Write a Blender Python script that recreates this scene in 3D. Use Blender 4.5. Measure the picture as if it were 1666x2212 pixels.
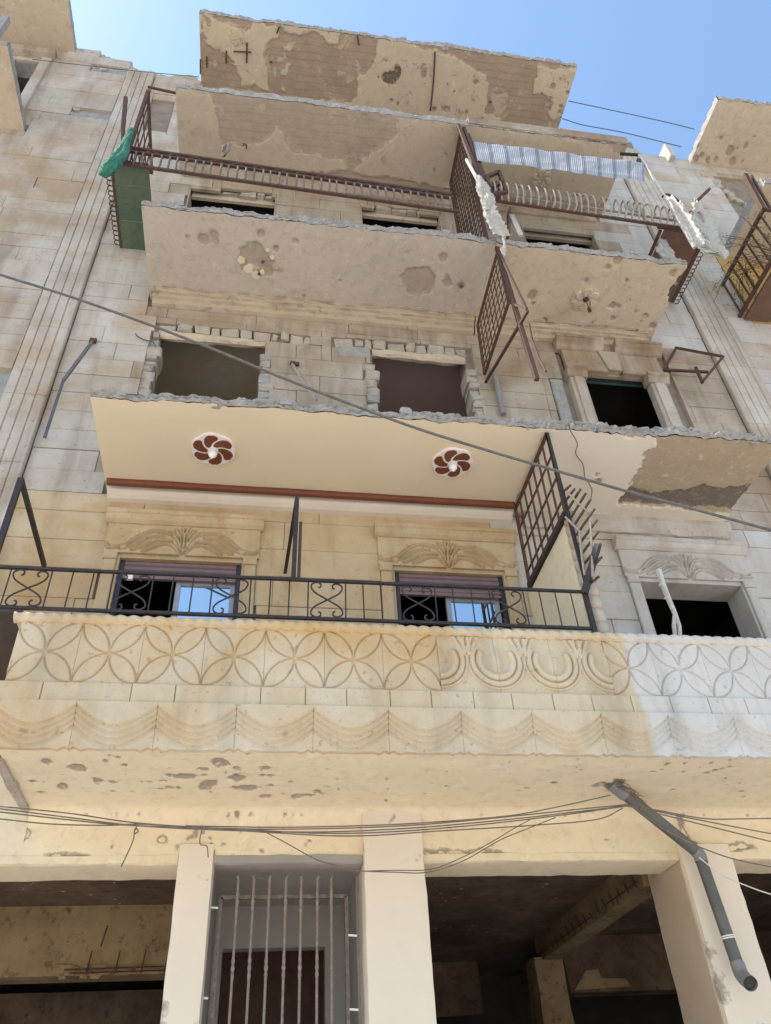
import bpy, math, random
import numpy as np
from mathutils import Vector, Matrix, noise

for o in list(bpy.data.objects): bpy.data.objects.remove(o)
SC = bpy.context.scene
COL = SC.collection
rnd = random.Random(7)

# ------------------------------------------------------------------ camera, sky, sun, exposure
PITCH, ROLL, YAW = math.radians(39.906), math.radians(-3.7033), math.radians(10.7348)
FPX, IW, IH = 1710.65, 1666.0, 2212.0
EYE = Vector((0.0, -6.14, 1.6))
fw = Vector((math.sin(YAW)*math.cos(PITCH), math.cos(YAW)*math.cos(PITCH), math.sin(PITCH)))
rt0 = Vector((math.cos(YAW), -math.sin(YAW), 0)); up0 = rt0.cross(fw)
RT = rt0*math.cos(ROLL) + up0*math.sin(ROLL); UP = -rt0*math.sin(ROLL) + up0*math.cos(ROLL)
cam_d = bpy.data.cameras.new('camera'); cam = bpy.data.objects.new('camera', cam_d); COL.objects.link(cam)
cam.matrix_world = Matrix(((RT.x, UP.x, -fw.x, EYE.x), (RT.y, UP.y, -fw.y, EYE.y), (RT.z, UP.z, -fw.z, EYE.z), (0, 0, 0, 1)))
cam_d.sensor_fit = 'VERTICAL'; cam_d.sensor_height = 36.0; cam_d.lens = 36.0*FPX/IH
cam_d.clip_start = 0.05; cam_d.clip_end = 3000
SC.camera = cam

SUN = Vector((-0.72, 0.014, 1.0)).normalized()
elev = math.asin(SUN.z); azim = math.atan2(SUN.x, SUN.y)
w = bpy.data.worlds.new('World'); SC.world = w; w.use_nodes = True
wn = w.node_tree; wn.nodes.clear()
sky = wn.nodes.new('ShaderNodeTexSky'); sky.sky_type = 'NISHITA'; sky.sun_disc = False
sky.sun_elevation = elev; sky.sun_rotation = azim; sky.altitude = 300; sky.air_density = 1.8; sky.dust_density = 1.5; sky.ozone_density = 4.5
bg = wn.nodes.new('ShaderNodeBackground'); bg.inputs['Strength'].default_value = 0.135
wo = wn.nodes.new('ShaderNodeOutputWorld')
wn.links.new(sky.outputs[0], bg.inputs[0]); wn.links.new(bg.outputs[0], wo.inputs[0])
sl = bpy.data.lights.new('sun', 'SUN'); sl.energy = 4.3; sl.angle = math.radians(0.55); sl.color = (1.0, 0.93, 0.83)
so = bpy.data.objects.new('sun', sl); COL.objects.link(so); so.location = (-8, 4, 30)
so.rotation_euler = SUN.to_track_quat('Z', 'Y').to_euler()
SC.view_settings.view_transform = 'Standard'; SC.view_settings.look = 'None'
SC.view_settings.gamma = 1.0; SC.view_settings.exposure = 1.0
SC.render.engine = 'CYCLES'
SC.cycles.max_bounces = 8; SC.cycles.diffuse_bounces = 5

# photogrammetry: a measured picture point carried onto a known plane of the building
def ray(u, v): return RT*((u-IW/2)/FPX) - UP*((v-IH/2)/FPX) + fw
def A(u, v, y=0.0): r = ray(u, v); return EYE + r*((y-EYE.y)/r.y)
def Z(u, v, z): r = ray(u, v); return EYE + r*((z-EYE.z)/r.z)
def XP(u, v, x): r = ray(u, v); return EYE + r*((x-EYE.x)/r.x)

# ------------------------------------------------------------------ materials
class NT:
    def __init__(s, name):
        m = bpy.data.materials.new(name); m.use_nodes = True; s.m = m; s.t = m.node_tree; s.t.nodes.clear()
        s.out = s.n('ShaderNodeOutputMaterial'); s.b = s.n('ShaderNodeBsdfPrincipled'); s.l(s.b.outputs[0], s.out.inputs[0])
        s.pos = s.n('ShaderNodeNewGeometry').outputs['Position']
    def n(s, ty): return s.t.nodes.new(ty)
    def l(s, a, b): s.t.links.new(a, b)
    def mapped(s, sc):
        m = s.n('ShaderNodeMapping'); m.inputs['Scale'].default_value = sc; s.l(s.pos, m.inputs[0]); return m.outputs[0]
    def noise(s, scale, detail=5, rough=0.6, vec=None, dist=0.0):
        n = s.n('ShaderNodeTexNoise'); n.inputs['Scale'].default_value = scale; n.inputs['Detail'].default_value = detail
        n.inputs['Roughness'].default_value = rough; n.inputs['Distortion'].default_value = dist
        s.l(vec if vec is not None else s.pos, n.inputs['Vector']); return n.outputs['Fac']
    def ramp(s, fac, a, b, lo=0.0, hi=1.0):
        r = s.n('ShaderNodeMapRange'); r.inputs[1].default_value = a; r.inputs[2].default_value = b
        r.inputs[3].default_value = lo; r.inputs[4].default_value = hi; s.l(fac, r.inputs[0]); return r.outputs[0]
    def math(s, op, a, b=None):
        m = s.n('ShaderNodeMath'); m.operation = op
        for i, x in enumerate((a, b)):
            if x is None: continue
            if isinstance(x, (int, float)): m.inputs[i].default_value = x
            else: s.l(x, m.inputs[i])
        return m.outputs[0]
    def mix(s, fac, a, b, mode='MIX'):
        m = s.n('ShaderNodeMix'); m.data_type = 'RGBA'; m.blend_type = mode
        for i, x in ((0, fac), (6, a), (7, b)):
            if isinstance(x, (int, float)): m.inputs[i].default_value = x
            elif isinstance(x, (tuple, list)): m.inputs[i].default_value = (*x[:3], 1)
            else: s.l(x, m.inputs[i])
        return m.outputs[2]
    def bump(s, h, strength=0.3, dist=0.01, normal=None):
        b = s.n('ShaderNodeBump'); b.inputs['Strength'].default_value = strength; b.inputs['Distance'].default_value = dist
        s.l(h, b.inputs['Height'])
        if normal is not None: s.l(normal, b.inputs['Normal'])
        return b.outputs[0]
    def attr(s, name):
        a = s.n('ShaderNodeAttribute'); a.attribute_name = name; return a.outputs['Fac']
    def rand(s): return s.n('ShaderNodeObjectInfo').outputs['Random']
    def done(s, col, rough=0.85, nrm=None, metal=0.0, spec=0.3):
        if isinstance(col, (tuple, list)): s.b.inputs['Base Color'].default_value = (*col[:3], 1)
        else: s.l(col, s.b.inputs['Base Color'])
        if isinstance(rough, (int, float)): s.b.inputs['Roughness'].default_value = rough
        else: s.l(rough, s.b.inputs['Roughness'])
        s.b.inputs['Metallic'].default_value = metal; s.b.inputs['Specular IOR Level'].default_value = spec
        if nrm is not None: s.l(nrm, s.b.inputs['Normal'])
        return s.m

def stone_col(t, base, light, stain, dark, stain_amt=0.5, dirt=0.5, streak=0.4, var=0.10):
    c = t.mix(t.ramp(t.noise(1.6, 6, 0.65), 0.35, 0.68), base, light)
    c = t.mix(t.math('MULTIPLY', t.ramp(t.noise(0.75, 6, 0.6, dist=0.6), 0.46, 0.66), stain_amt), c, stain)
    c = t.mix(t.ramp(t.noise(5, 7, 0.75), 0.54, 0.78, 0, dirt), c, dark)
    c = t.mix(t.ramp(t.noise(2.2, 5, 0.6, t.mapped((1.6, 1.6, 0.16))), 0.5, 0.74, 0, streak), c, dark)
    rb = t.math('ADD', t.math('MULTIPLY', t.rand(), var), 1.0-var*.5)
    hs = t.n('ShaderNodeHueSaturation'); t.l(rb, hs.inputs['Value']); t.l(c, hs.inputs['Color'])
    c = t.mix(t.ramp(t.noise(46, 4, 0.7), 0.56, 0.75, 0, 0.30), hs.outputs[0], dark)
    return t.mix(t.ramp(t.noise(21, 3, 0.5), 0.66, 0.70, 0, 0.45), c, dark)
def stone(name, *a):
    t = NT(name); c = stone_col(t, *a)
    nr = t.bump(t.noise(55, 6, 0.7), 0.35, 0.006); nr = t.bump(t.noise(7, 5, 0.6), 0.35, 0.02, nr)
    return t.done(c, 0.88, nr)

def plaster(name, paint, paint2, bare, bare2, deep=(0.1, 0.09, 0.08), rough_amt=0.5, stainamt=0.4, stain=(0.4, 0.26, 0.12), boards=0.0, flake=0.0):
    """painted plaster that has fallen off where attribute 'bare' > 0, showing concrete; 'deep' > 0 is raw core"""
    t = NT(name); t.m['peels'] = 1
    c = t.mix(t.ramp(t.noise(1.1, 6, 0.65, dist=0.3), 0.35, 0.7), paint, paint2)
    c = t.mix(t.ramp(t.noise(2.6, 7, 0.7, dist=0.5), 0.55, 0.75, 0, stainamt), c, stain)
    c = t.mix(t.ramp(t.noise(30, 5, 0.7), 0.6, 0.8, 0, rough_amt), c, bare)
    k = t.mix(t.ramp(t.noise(2.3, 7, 0.75), 0.35, 0.68), bare, bare2)
    if boards:
        wv = t.n('ShaderNodeTexWave'); wv.bands_direction = 'Y'; wv.inputs['Scale'].default_value = 2.6; wv.inputs['Distortion'].default_value = 2.5
        wv.inputs['Detail'].default_value = 3; t.l(t.pos, wv.inputs['Vector'])
        k = t.mix(t.ramp(wv.outputs['Fac'], 0.0, 0.14, boards*.55, 0.0), k, deep)
    k = t.mix(t.ramp(t.noise(13, 6, 0.75), 0.56, 0.72, 0, 0.6), k, paint2)
    k = t.mix(t.ramp(t.noise(24, 6, 0.7), 0.55, 0.8, 0, 0.6), k, deep)
    wob = t.math('MULTIPLY', t.math('SUBTRACT', t.noise(26, 4, 0.7), 0.5), 0.05)
    f = t.ramp(t.math('ADD', t.attr('bare'), wob), -0.008, 0.006)
    if flake:
        nf = t.noise(4.5, 8, 0.72, dist=0.5); f = t.math('MAXIMUM', f, t.ramp(nf, 0.72-.13*flake, 0.725-.13*flake))
        nf2 = t.noise(3.1, 8, 0.74, dist=0.4); k = t.mix(t.ramp(nf2, 0.64-.08*flake, 0.65-.08*flake, 0, .75), k, paint2)
        c = t.mix(t.ramp(t.noise(9, 7, 0.75, dist=.3), 0.50, 0.66, 0, .55), c, tuple(.72*x for x in paint2))
        c = t.mix(t.ramp(t.noise(6.3, 7, 0.75, dist=.3), 0.56, 0.70, 0, .6), c, tuple(min(.8, 1.28*x+.02) for x in paint))
    c = t.mix(f, c, k)
    f2 = t.ramp(t.math('ADD', t.attr('deep'), wob), -0.004, 0.004)
    c = t.mix(f2, c, t.mix(t.ramp(t.noise(18, 6, 0.75), 0.55, 0.66), deep, bare))
    h = t.math('ADD', t.math('MULTIPLY', f, -1.0), t.math('MULTIPLY', t.noise(40, 6, 0.7), t.math('ADD', t.math('MULTIPLY', f, 0.5), 0.16)))
    return t.done(c, 0.9, t.bump(h, 0.6, 0.012))

def plain(name, c1, c2, scale=6, rough=0.8, bump=0.2, metal=0.0, fine=None, spec=0.3):
    t = NT(name)
    c = t.mix(t.ramp(t.noise(scale, 6, 0.7), 0.4, 0.65), c1, c2)
    if fine: c = t.mix(t.ramp(t.noise(scale*7, 5, 0.7), 0.55, 0.7), c, fine)
    return t.done(c, rough, t.bump(t.noise(scale*6, 5, 0.7), bump, 0.008), metal, spec)

M = {}
M['stone'] = stone('weathered limestone', (0.355, 0.28, 0.205), (0.475, 0.405, 0.325), (0.27, 0.175, 0.10), (0.11, 0.078, 0.053), 0.8, 0.6, 0.65)
M['stone_tan'] = stone('ochre stained limestone', (0.50, 0.365, 0.21), (0.58, 0.465, 0.32), (0.42, 0.255, 0.105), (0.22, 0.14, 0.07), 0.8, 0.38, 0.4)
M['stone_pale'] = stone('pale limestone', (0.47, 0.43, 0.375), (0.565, 0.535, 0.50), (0.38, 0.305, 0.23), (0.22, 0.185, 0.155), 0.45, 0.35, 0.45)  # paler stone mix towards the high x end
M['stone_left'] = stone('grey beige limestone', (0.44, 0.37, 0.295), (0.57, 0.515, 0.445), (0.38, 0.26, 0.15), (0.18, 0.14, 0.10), 0.75, 0.5, 0.55)
CLEAN = A(1405, 1605, -1.2).x          # the parapet was scrubbed clean up to this line
t = NT('carved stone, yellowed and cleaned')
ca = stone_col(t, (0.56, 0.45, 0.30), (0.64, 0.545, 0.40), (0.53, 0.335, 0.14), (0.26, 0.185, 0.105), 0.85, 0.3, 0.4, 0.02)
cb = stone_col(t, (0.565, 0.53, 0.48), (0.635, 0.60, 0.55), (0.50, 0.44, 0.38), (0.27, 0.235, 0.205), 0.3, 0.15, 0.6, 0.02)
sx = t.n('ShaderNodeSeparateXYZ'); t.l(t.pos, sx.inputs[0])
fx = t.ramp(t.math('ADD', sx.outputs[0], t.math('MULTIPLY', t.math('SUBTRACT', t.noise(5, 5, .6), .5), .14)), CLEAN-.025, CLEAN+.025)
M['carved_left'] = M['carved_right'] = t.done(t.mix(fx, ca, cb), .88, t.bump(t.noise(55, 6, 0.7), 0.35, 0.005))
M['rubble'] = plain('broken limestone core', (0.38, 0.325, 0.26), (0.48, 0.43, 0.36), 9, 0.95, 0.6, fine=(0.22, 0.18, 0.14))
M['concrete'] = plain('grey broken concrete', (0.29, 0.275, 0.255), (0.40, 0.385, 0.365), 8, 0.95, 0.8, fine=(0.18, 0.165, 0.15))
M['mortar'] = plain('dark mortar bed', (0.22, 0.18, 0.14), (0.30, 0.25, 0.20), 5, 0.95, 0.4)
M['cream'] = plaster('cream painted plaster', (0.73, 0.615, 0.43), (0.77, 0.665, 0.48), (0.40, 0.33, 0.26), (0.33, 0.265, 0.205), (0.2, 0.16, 0.12), 0.10, 0.30, (0.62, 0.47, 0.29), 0.0, 0.06)
M['column'] = plaster('pale cream column paint', (0.71, 0.62, 0.495), (0.74, 0.655, 0.535), (0.40, 0.33, 0.26), (0.33, 0.265, 0.205), (0.2, 0.16, 0.12), 0.06, 0.18, (0.62, 0.49, 0.33))
M['soffit1'] = plaster('smooth cream ceiling paint', (0.735, 0.62, 0.44), (0.755, 0.64, 0.46), (0.37, 0.285, 0.195), (0.42, 0.33, 0.235), (0.17, 0.14, 0.105), 0.0, 0.0)
M['soffit1b'] = plaster('off white ceiling paint', (0.70, 0.62, 0.50), (0.74, 0.67, 0.56), (0.40, 0.305, 0.205), (0.44, 0.345, 0.24), (0.18, 0.15, 0.115), 0.05, 0.05)
M['soffit2'] = plaster('dusty greige ceiling', (0.54, 0.47, 0.385), (0.47, 0.405, 0.33), (0.44, 0.36, 0.275), (0.38, 0.305, 0.23), (0.12, 0.10, 0.08), 0.25, 0.35, (0.44, 0.33, 0.21), 0.0, 0.35)
M['soffit2b'] = plaster('flaking yellow ceiling', (0.57, 0.475, 0.345), (0.50, 0.415, 0.305), (0.41, 0.325, 0.235), (0.33, 0.265, 0.2), (0.10, 0.08, 0.06), 0.5, 0.55, (0.38, 0.25, 0.12), 0.0, 0.6)
M['moulding'] = plaster('tan damaged moulding', (0.44, 0.355, 0.25), (0.51, 0.425, 0.315), (0.38, 0.30, 0.22), (0.31, 0.24, 0.175), (0.13, 0.10, 0.07), 0.5, 0.6, (0.33, 0.215, 0.11), 0.0, 0.9)
M['soffit3'] = plaster('peeling ceiling plaster', (0.53, 0.44, 0.325), (0.48, 0.405, 0.305), (0.45, 0.37, 0.28), (0.37, 0.295, 0.215), (0.20, 0.155, 0.11), 0.3, 0.35, (0.40, 0.29, 0.17), 0.35, 0.6)
M['soffit4'] = plaster('peeling eaves plaster', (0.55, 0.46, 0.325), (0.50, 0.425, 0.31), (0.40, 0.305, 0.215), (0.30, 0.225, 0.16), (0.16, 0.12, 0.08), 0.35, 0.4, (0.38, 0.28, 0.16), 0.5, 0.8)
M['black_iron'] = plain('flaking black iron paint', (0.030, 0.027, 0.028), (0.055, 0.045, 0.042), 25, 0.55, 0.25, 0.2, fine=(0.10, 0.07, 0.055))
M['rust'] = plain('rusted brown iron', (0.075, 0.042, 0.032), (0.13, 0.07, 0.045), 30, 0.8, 0.4, 0.1, fine=(0.19, 0.11, 0.07))
M['rust_pale'] = plain('chalky worn iron', (0.30, 0.25, 0.20), (0.44, 0.39, 0.33), 30, 0.8, 0.4, fine=(0.15, 0.08, 0.05))
M['rust_mid'] = plain('worn grey brown iron', (0.13, 0.10, 0.085), (0.22, 0.19, 0.165), 30, 0.7, 0.4, fine=(0.09, 0.055, 0.04))
M['rust_grille'] = plain('worn painted grille iron', (0.20, 0.165, 0.135), (0.30, 0.26, 0.22), 30, 0.7, 0.4, fine=(0.11, 0.065, 0.045))
M['green_tin'] = plain('weathered green sheet metal', (0.075, 0.125, 0.08), (0.13, 0.155, 0.09), 3, 0.55, 0.15, fine=(0.07, 0.055, 0.035))
M['brown_tin'] = plain('brown sheet metal', (0.13, 0.070, 0.048), (0.175, 0.10, 0.07), 5, 0.6, 0.15, fine=(0.09, 0.045, 0.03))
M['dark_tin'] = plain('dark brown sheet metal', (0.06, 0.045, 0.042), (0.085, 0.065, 0.06), 5, 0.6, 0.15)
M['fan_brown'] = plain('glossy brown paint', (0.155, 0.050, 0.024), (0.19, 0.065, 0.03), 4, 0.4, 0.05)
M['fan_white'] = plain('white gypsum moulding', (0.78, 0.74, 0.70), (0.82, 0.79, 0.76), 5, 0.7, 0.05)
M['cornice_paint'] = plain('off white cornice paint', (0.66, 0.585, 0.475), (0.71, 0.64, 0.53), 3, 0.8, 0.1)
M['lamp_glass'] = plain('frosted lamp glass', (0.80, 0.79, 0.80), (0.84, 0.83, 0.84), 5, 0.25, 0.0, spec=0.5)
M['shutter'] = plain('plum roller shutter', (0.19, 0.125, 0.13), (0.22, 0.15, 0.155), 8, 0.5, 0.05)
M['shutter_teal'] = plain('teal roller shutter', (0.06, 0.12, 0.11), (0.085, 0.16, 0.145), 8, 0.6, 0.1)
M['frame'] = plain('dark bronze aluminium', (0.045, 0.042, 0.05), (0.06, 0.055, 0.065), 9, 0.35, 0.03, 0.4)
M['frame_grey'] = plain('grey aluminium', (0.30, 0.31, 0.33), (0.36, 0.37, 0.39), 12, 0.4, 0.05, 0.3)
t = NT('sky blue reflective glass'); t.b.inputs['Metallic'].default_value = 1.0
M['mirror'] = t.done((0.60, 0.68, 0.74), 0.02, t.bump(t.noise(1.2, 2, 0.5), 0.05, 0.02), 1.0)
t = NT('dark clear glass'); t.b.inputs['Transmission Weight'].default_value = 1.0; t.b.inputs['IOR'].default_value = 1.45
M['glass'] = t.done((0.6, 0.62, 0.65), 0.02)
M['room'] = plain('soot and shade dark room walls', (0.05, 0.045, 0.042), (0.075, 0.065, 0.058), 1.5, 0.9, 0.1)  # near-black: soot in the shops, darkness of unlit rooms put into the colour
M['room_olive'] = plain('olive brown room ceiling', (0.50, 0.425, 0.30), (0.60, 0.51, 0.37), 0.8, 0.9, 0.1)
M['rosette_trace'] = plain('rosette scar on ceiling', (0.52, 0.45, 0.34), (0.60, 0.53, 0.42), 3, 0.9, 0.1)
M['room_plum'] = plain('plum brown room ceiling', (0.52, 0.39, 0.345), (0.56, 0.42, 0.37), 0.8, 0.9, 0.1)
M['shop_soot'] = plain('sooty ceiling with plaster flecks', (0.10, 0.066, 0.043), (0.21, 0.145, 0.095), 1.6, 0.95, 0.6, fine=(0.06, 0.04, 0.028))
M['shop_ochre'] = plain('ochre plaster in shop', (0.33, 0.235, 0.125), (0.19, 0.13, 0.07), 1.4, 0.95, 0.7, fine=(0.12, 0.08, 0.045))
M['grey_paint'] = plain('grey cement render', (0.31, 0.285, 0.255), (0.36, 0.335, 0.305), 1.5, 0.9, 0.15)
M['render_brown'] = plain('bare brown render', (0.50, 0.385, 0.28), (0.55, 0.43, 0.32), 1.0, 0.9, 0.1)
M['pvc_dark'] = plain('dark grey plastic pipe', (0.10, 0.10, 0.098), (0.14, 0.135, 0.13), 6, 0.45, 0.05)
M['pvc_light'] = plain('light grey plastic pipe', (0.21, 0.205, 0.20), (0.27, 0.26, 0.25), 6, 0.5, 0.05)
M['wire'] = plain('dusty cable sheath', (0.13, 0.10, 0.075), (0.20, 0.16, 0.12), 12, 0.8, 0.1)
M['wire_grey'] = plain('grey cable sheath', (0.10, 0.095, 0.09), (0.15, 0.14, 0.13), 12, 0.7, 0.1)
M['wood_white'] = plain('splintered whitewashed wood', (0.50, 0.47, 0.42), (0.62, 0.59, 0.54), 14, 0.9, 0.4, fine=(0.3, 0.24, 0.18))
M['bird'] = plain('brown dove feathers', (0.26, 0.195, 0.15), (0.34, 0.27, 0.215), 30, 0.8, 0.2)
M['bird_dark'] = plain('dark dove feathers', (0.13, 0.10, 0.085), (0.19, 0.15, 0.12), 30, 0.8, 0.2)
M['leaf'] = plain('dry green leaves', (0.075, 0.10, 0.035), (0.12, 0.13, 0.05), 20, 0.6, 0.1)
M['twig'] = plain('dry twig bark', (0.14, 0.11, 0.075), (0.2, 0.16, 0.11), 20, 0.9, 0.2)
M['ochre_wall'] = plain('ochre painted wall', (0.47, 0.30, 0.105), (0.40, 0.26, 0.10), 1.5, 0.9, 0.2, fine=(0.3, 0.19, 0.08))
M['ground'] = plain('dusty concrete street', (0.475, 0.44, 0.41), (0.515, 0.48, 0.45), 0.4, 0.95, 0.3)
def thin_cloth(name, c1, c2, fleck, k=.45):
    t = NT(name); c = t.mix(t.ramp(t.noise(6, 6, .7), .4, .65), c1, c2); c = t.mix(t.ramp(t.noise(17, 6, .7), .52, .7, 0, .7), c, fleck)
    m_ = t.done(c, .9, t.bump(t.noise(30, 4, .6), .2, .004)); tr = t.n('ShaderNodeBsdfTranslucent'); t.l(c, tr.inputs[0]); mx = t.n('ShaderNodeMixShader'); mx.inputs[0].default_value = k
    t.l(t.b.outputs[0], mx.inputs[1]); t.l(tr.outputs[0], mx.inputs[2]); t.l(mx.outputs[0], t.out.inputs[0]); return m_
M['white_cloth'] = thin_cloth('torn white plastic sheeting', (0.60, 0.57, 0.52), (0.69, 0.67, 0.63), (0.42, 0.35, 0.27), .4)
M['green_cloth'] = thin_cloth('green awning fabric', (0.05, 0.19, 0.135), (0.08, 0.25, 0.18), (0.04, 0.10, 0.07), .25)
t = NT('corrugated translucent awning sheet')
wv = t.attr('band')
cc = t.mix(t.ramp(wv, 0.4, 0.6), (0.38, 0.39, 0.41), (0.21, 0.215, 0.235))
cc = t.mix(t.ramp(t.noise(40, 4, 0.6, t.mapped((6, 6, 0.5))), 0.5, 0.75, 0, 0.5), cc, (0.36, 0.37, 0.39))
M['awning'] = t.done(cc, 0.5)

# ------------------------------------------------------------------ scene graph helpers
WLOC = {}
def thing(name, label, cat, loc=(0, 0, 0), group=None):
    o = bpy.data.objects.new(name, None); COL.objects.link(o); o.location = loc; o.empty_display_size = 0.2
    WLOC[o.name] = Vector(loc); o['label'] = label; o['category'] = cat
    if group: o['group'] = group
    return o
def tag(o, label, cat, group=None):
    o['label'] = label; o['category'] = cat
    if group: o['group'] = group
    return o

class MB:
    def __init__(s): s.v = []; s.f = []; s.attrs = {}
    def add(s, vs, fs):
        b = len(s.v); s.v += [tuple(p) for p in vs]; s.f += [tuple(i+b for i in f) for f in fs]; return s
    def box(s, x0, x1, y0, y1, z0, z1):
        vs = [(x, y, z) for z in (z0, z1) for y in (y0, y1) for x in (x0, x1)]
        return s.add(vs, [(0, 2, 3, 1), (4, 5, 7, 6), (0, 1, 5, 4), (2, 6, 7, 3), (0, 4, 6, 2), (1, 3, 7, 5)])
    def block(s, x0, x1, y0, y1, z0, z1, c=0.006, jit=0.0, r=rnd):
        """box whose front (y0) face has chamfered edges"""
        q = [(x0, z0), (x1, z0), (x1, z1), (x0, z1)]; i = [(x0+c, z0+c), (x1-c, z0+c), (x1-c, z1-c), (x0+c, z1-c)]
        J = lambda: r.uniform(-jit, jit)
        vs = [(a+J(), y1, b+J()) for a, b in q] + [(a+J(), y0+c, b+J()) for a, b in q] + [(a+J(), y0+J(), b+J()) for a, b in i]
        fs = [(8, 9, 10, 11), (3, 2, 1, 0)]
        for k in range(4):
            n = (k+1) % 4; fs += [(k, n, 4+n, 4+k), (4+k, 4+n, 8+n, 8+k)]
        return s.add(vs, fs)
    def bar(s, p, q, w=0.03, h=None):
        p, q = Vector(p), Vector(q); h = h or w; d = (q-p).normalized()
        a = d.cross(Vector((0, 0, 1)))
        if a.length < 0.1: a = d.cross(Vector((0, 1, 0)))
        a.normalize(); b = a.cross(d); a *= w/2; b *= h/2
        vs = [e+sa*a+sb*b for e in (p, q) for sa, sb in ((-1, -1), (1, -1), (1, 1), (-1, 1))]
        return s.add(vs, [(3, 2, 1, 0), (4, 5, 6, 7)] + [(k, (k+1) % 4, 4+(k+1) % 4, 4+k) for k in range(4)])
    def tube(s, pts, r, seg=6, caps=True):
        pts = [Vector(p) for p in pts]; n = len(pts); vs = []; fs = []
        rr = r if isinstance(r, (list, tuple)) else [r]*n
        a = None
        for i, p in enumerate(pts):
            d = (pts[min(i+1, n-1)]-pts[max(i-1, 0)]).normalized()
            if a is None:
                a = d.cross(Vector((0, 0, 1)))
                if a.length < 0.1: a = d.cross(Vector((0, 1, 0)))
            a = (a - d*a.dot(d)).normalized(); b = d.cross(a)
            for k in range(seg):
                t_ = 2*math.pi*k/seg; vs.append(p + (a*math.cos(t_)+b*math.sin(t_))*rr[i])
        for i in range(n-1):
            for k in range(seg):
                m = (k+1) % seg; fs.append((i*seg+k, i*seg+m, (i+1)*seg+m, (i+1)*seg+k))
        if caps: fs += [tuple(reversed(range(seg))), tuple((n-1)*seg+k for k in range(seg))]
        return s.add(vs, fs)
    def grid(s, P, flip=False):
        """P: array (m, n, 3)"""
        m, n = P.shape[:2]; b = len(s.v); s.v += [tuple(map(float, p)) for p in P.reshape(-1, 3)]
        for i in range(m-1):
            for j in range(n-1):
                q = (b+i*n+j, b+i*n+j+1, b+(i+1)*n+j+1, b+(i+1)*n+j); s.f.append(q[::-1] if flip else q)
        return s
    def prism(s, poly, y0, y1):
        """polygon in x,z extruded from y0 to y1"""
        n = len(poly)
        s.add([(x, y0, z) for x, z in poly] + [(x, y1, z) for x, z in poly],
              [tuple(range(n)), tuple(range(2*n-1, n-1, -1))] + [(k, n+k, n+(k+1) % n, (k+1) % n) for k in range(n)]); return s
    def build(s, name, mat, parent=None, smooth=False, kind=None):
        base = WLOC.get(parent.name, Vector((0, 0, 0))) if parent else Vector((0, 0, 0))
        me = bpy.data.meshes.new(name)
        me.from_pydata([(x-base.x, y-base.y, z-base.z) for x, y, z in s.v], [], s.f)
        me.materials.append(M[mat] if isinstance(mat, str) else mat)
        if me.materials[0].get('peels') and 'bare' not in s.attrs: s.attrs = {'bare': [-1.0]*len(s.v), 'deep': [-1.0]*len(s.v)}
        for k, a in s.attrs.items():
            at = me.attributes.new(k, 'FLOAT', 'POINT'); at.data.foreach_set('value', np.asarray(a, dtype=np.float32))
        if smooth: me.polygons.foreach_set('use_smooth', [True]*len(me.polygons))
        import bmesh
        bm = bmesh.new(); bm.from_mesh(me); bmesh.ops.recalc_face_normals(bm, faces=bm.faces); bm.to_mesh(me); bm.free()
        if smooth: me.set_sharp_from_angle(angle=math.radians(38))
        o = bpy.data.objects.new(name, me); COL.objects.link(o); WLOC[o.name] = base.copy() if parent else Vector((0, 0, 0))
        if parent: o.parent = parent
        if kind: o['kind'] = kind
        return o

def bez(pts, n=8):
    """smooth curve through points (Catmull-Rom)"""
    P = [Vector(p) for p in pts]; P = [P[0]*2-P[1]] + P + [P[-1]*2-P[-2]]; out = []
    for i in range(1, len(P)-2):
        for k in range(n):
            t_ = k/n; a, b, c, d = P[i-1:i+3]
            out.append(0.5*((2*b)+(c-a)*t_+(2*a-5*b+4*c-d)*t_*t_+(3*b-a-3*c+d)*t_**3))
    out.append(P[-2]); return out
def fbm(x, y, z, o=4): return noise.fractal(Vector((x, y, z)), 0.9, 2.1, o)
def sdf(P, poly):
    """signed distance (inside > 0) of points P (n,2) to a polygon"""
    Q = np.asarray(poly, float); d = np.full(len(P), 1e9); ins = np.zeros(len(P), bool)
    for i in range(len(Q)):
        a, b = Q[i], Q[(i+1) % len(Q)]; e = b-a; w_ = P-a
        t_ = np.clip((w_@e)/max(e@e, 1e-9), 0, 1); d = np.minimum(d, np.hypot(*(w_-t_[:, None]*e).T))
        c = ((a[1] > P[:, 1]) != (b[1] > P[:, 1])) & (P[:, 0] < (b[0]-a[0])*(P[:, 1]-a[1])/((b[1]-a[1]) or 1e-9)+a[0]); ins ^= c
    return np.where(ins, d, -d)
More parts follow.
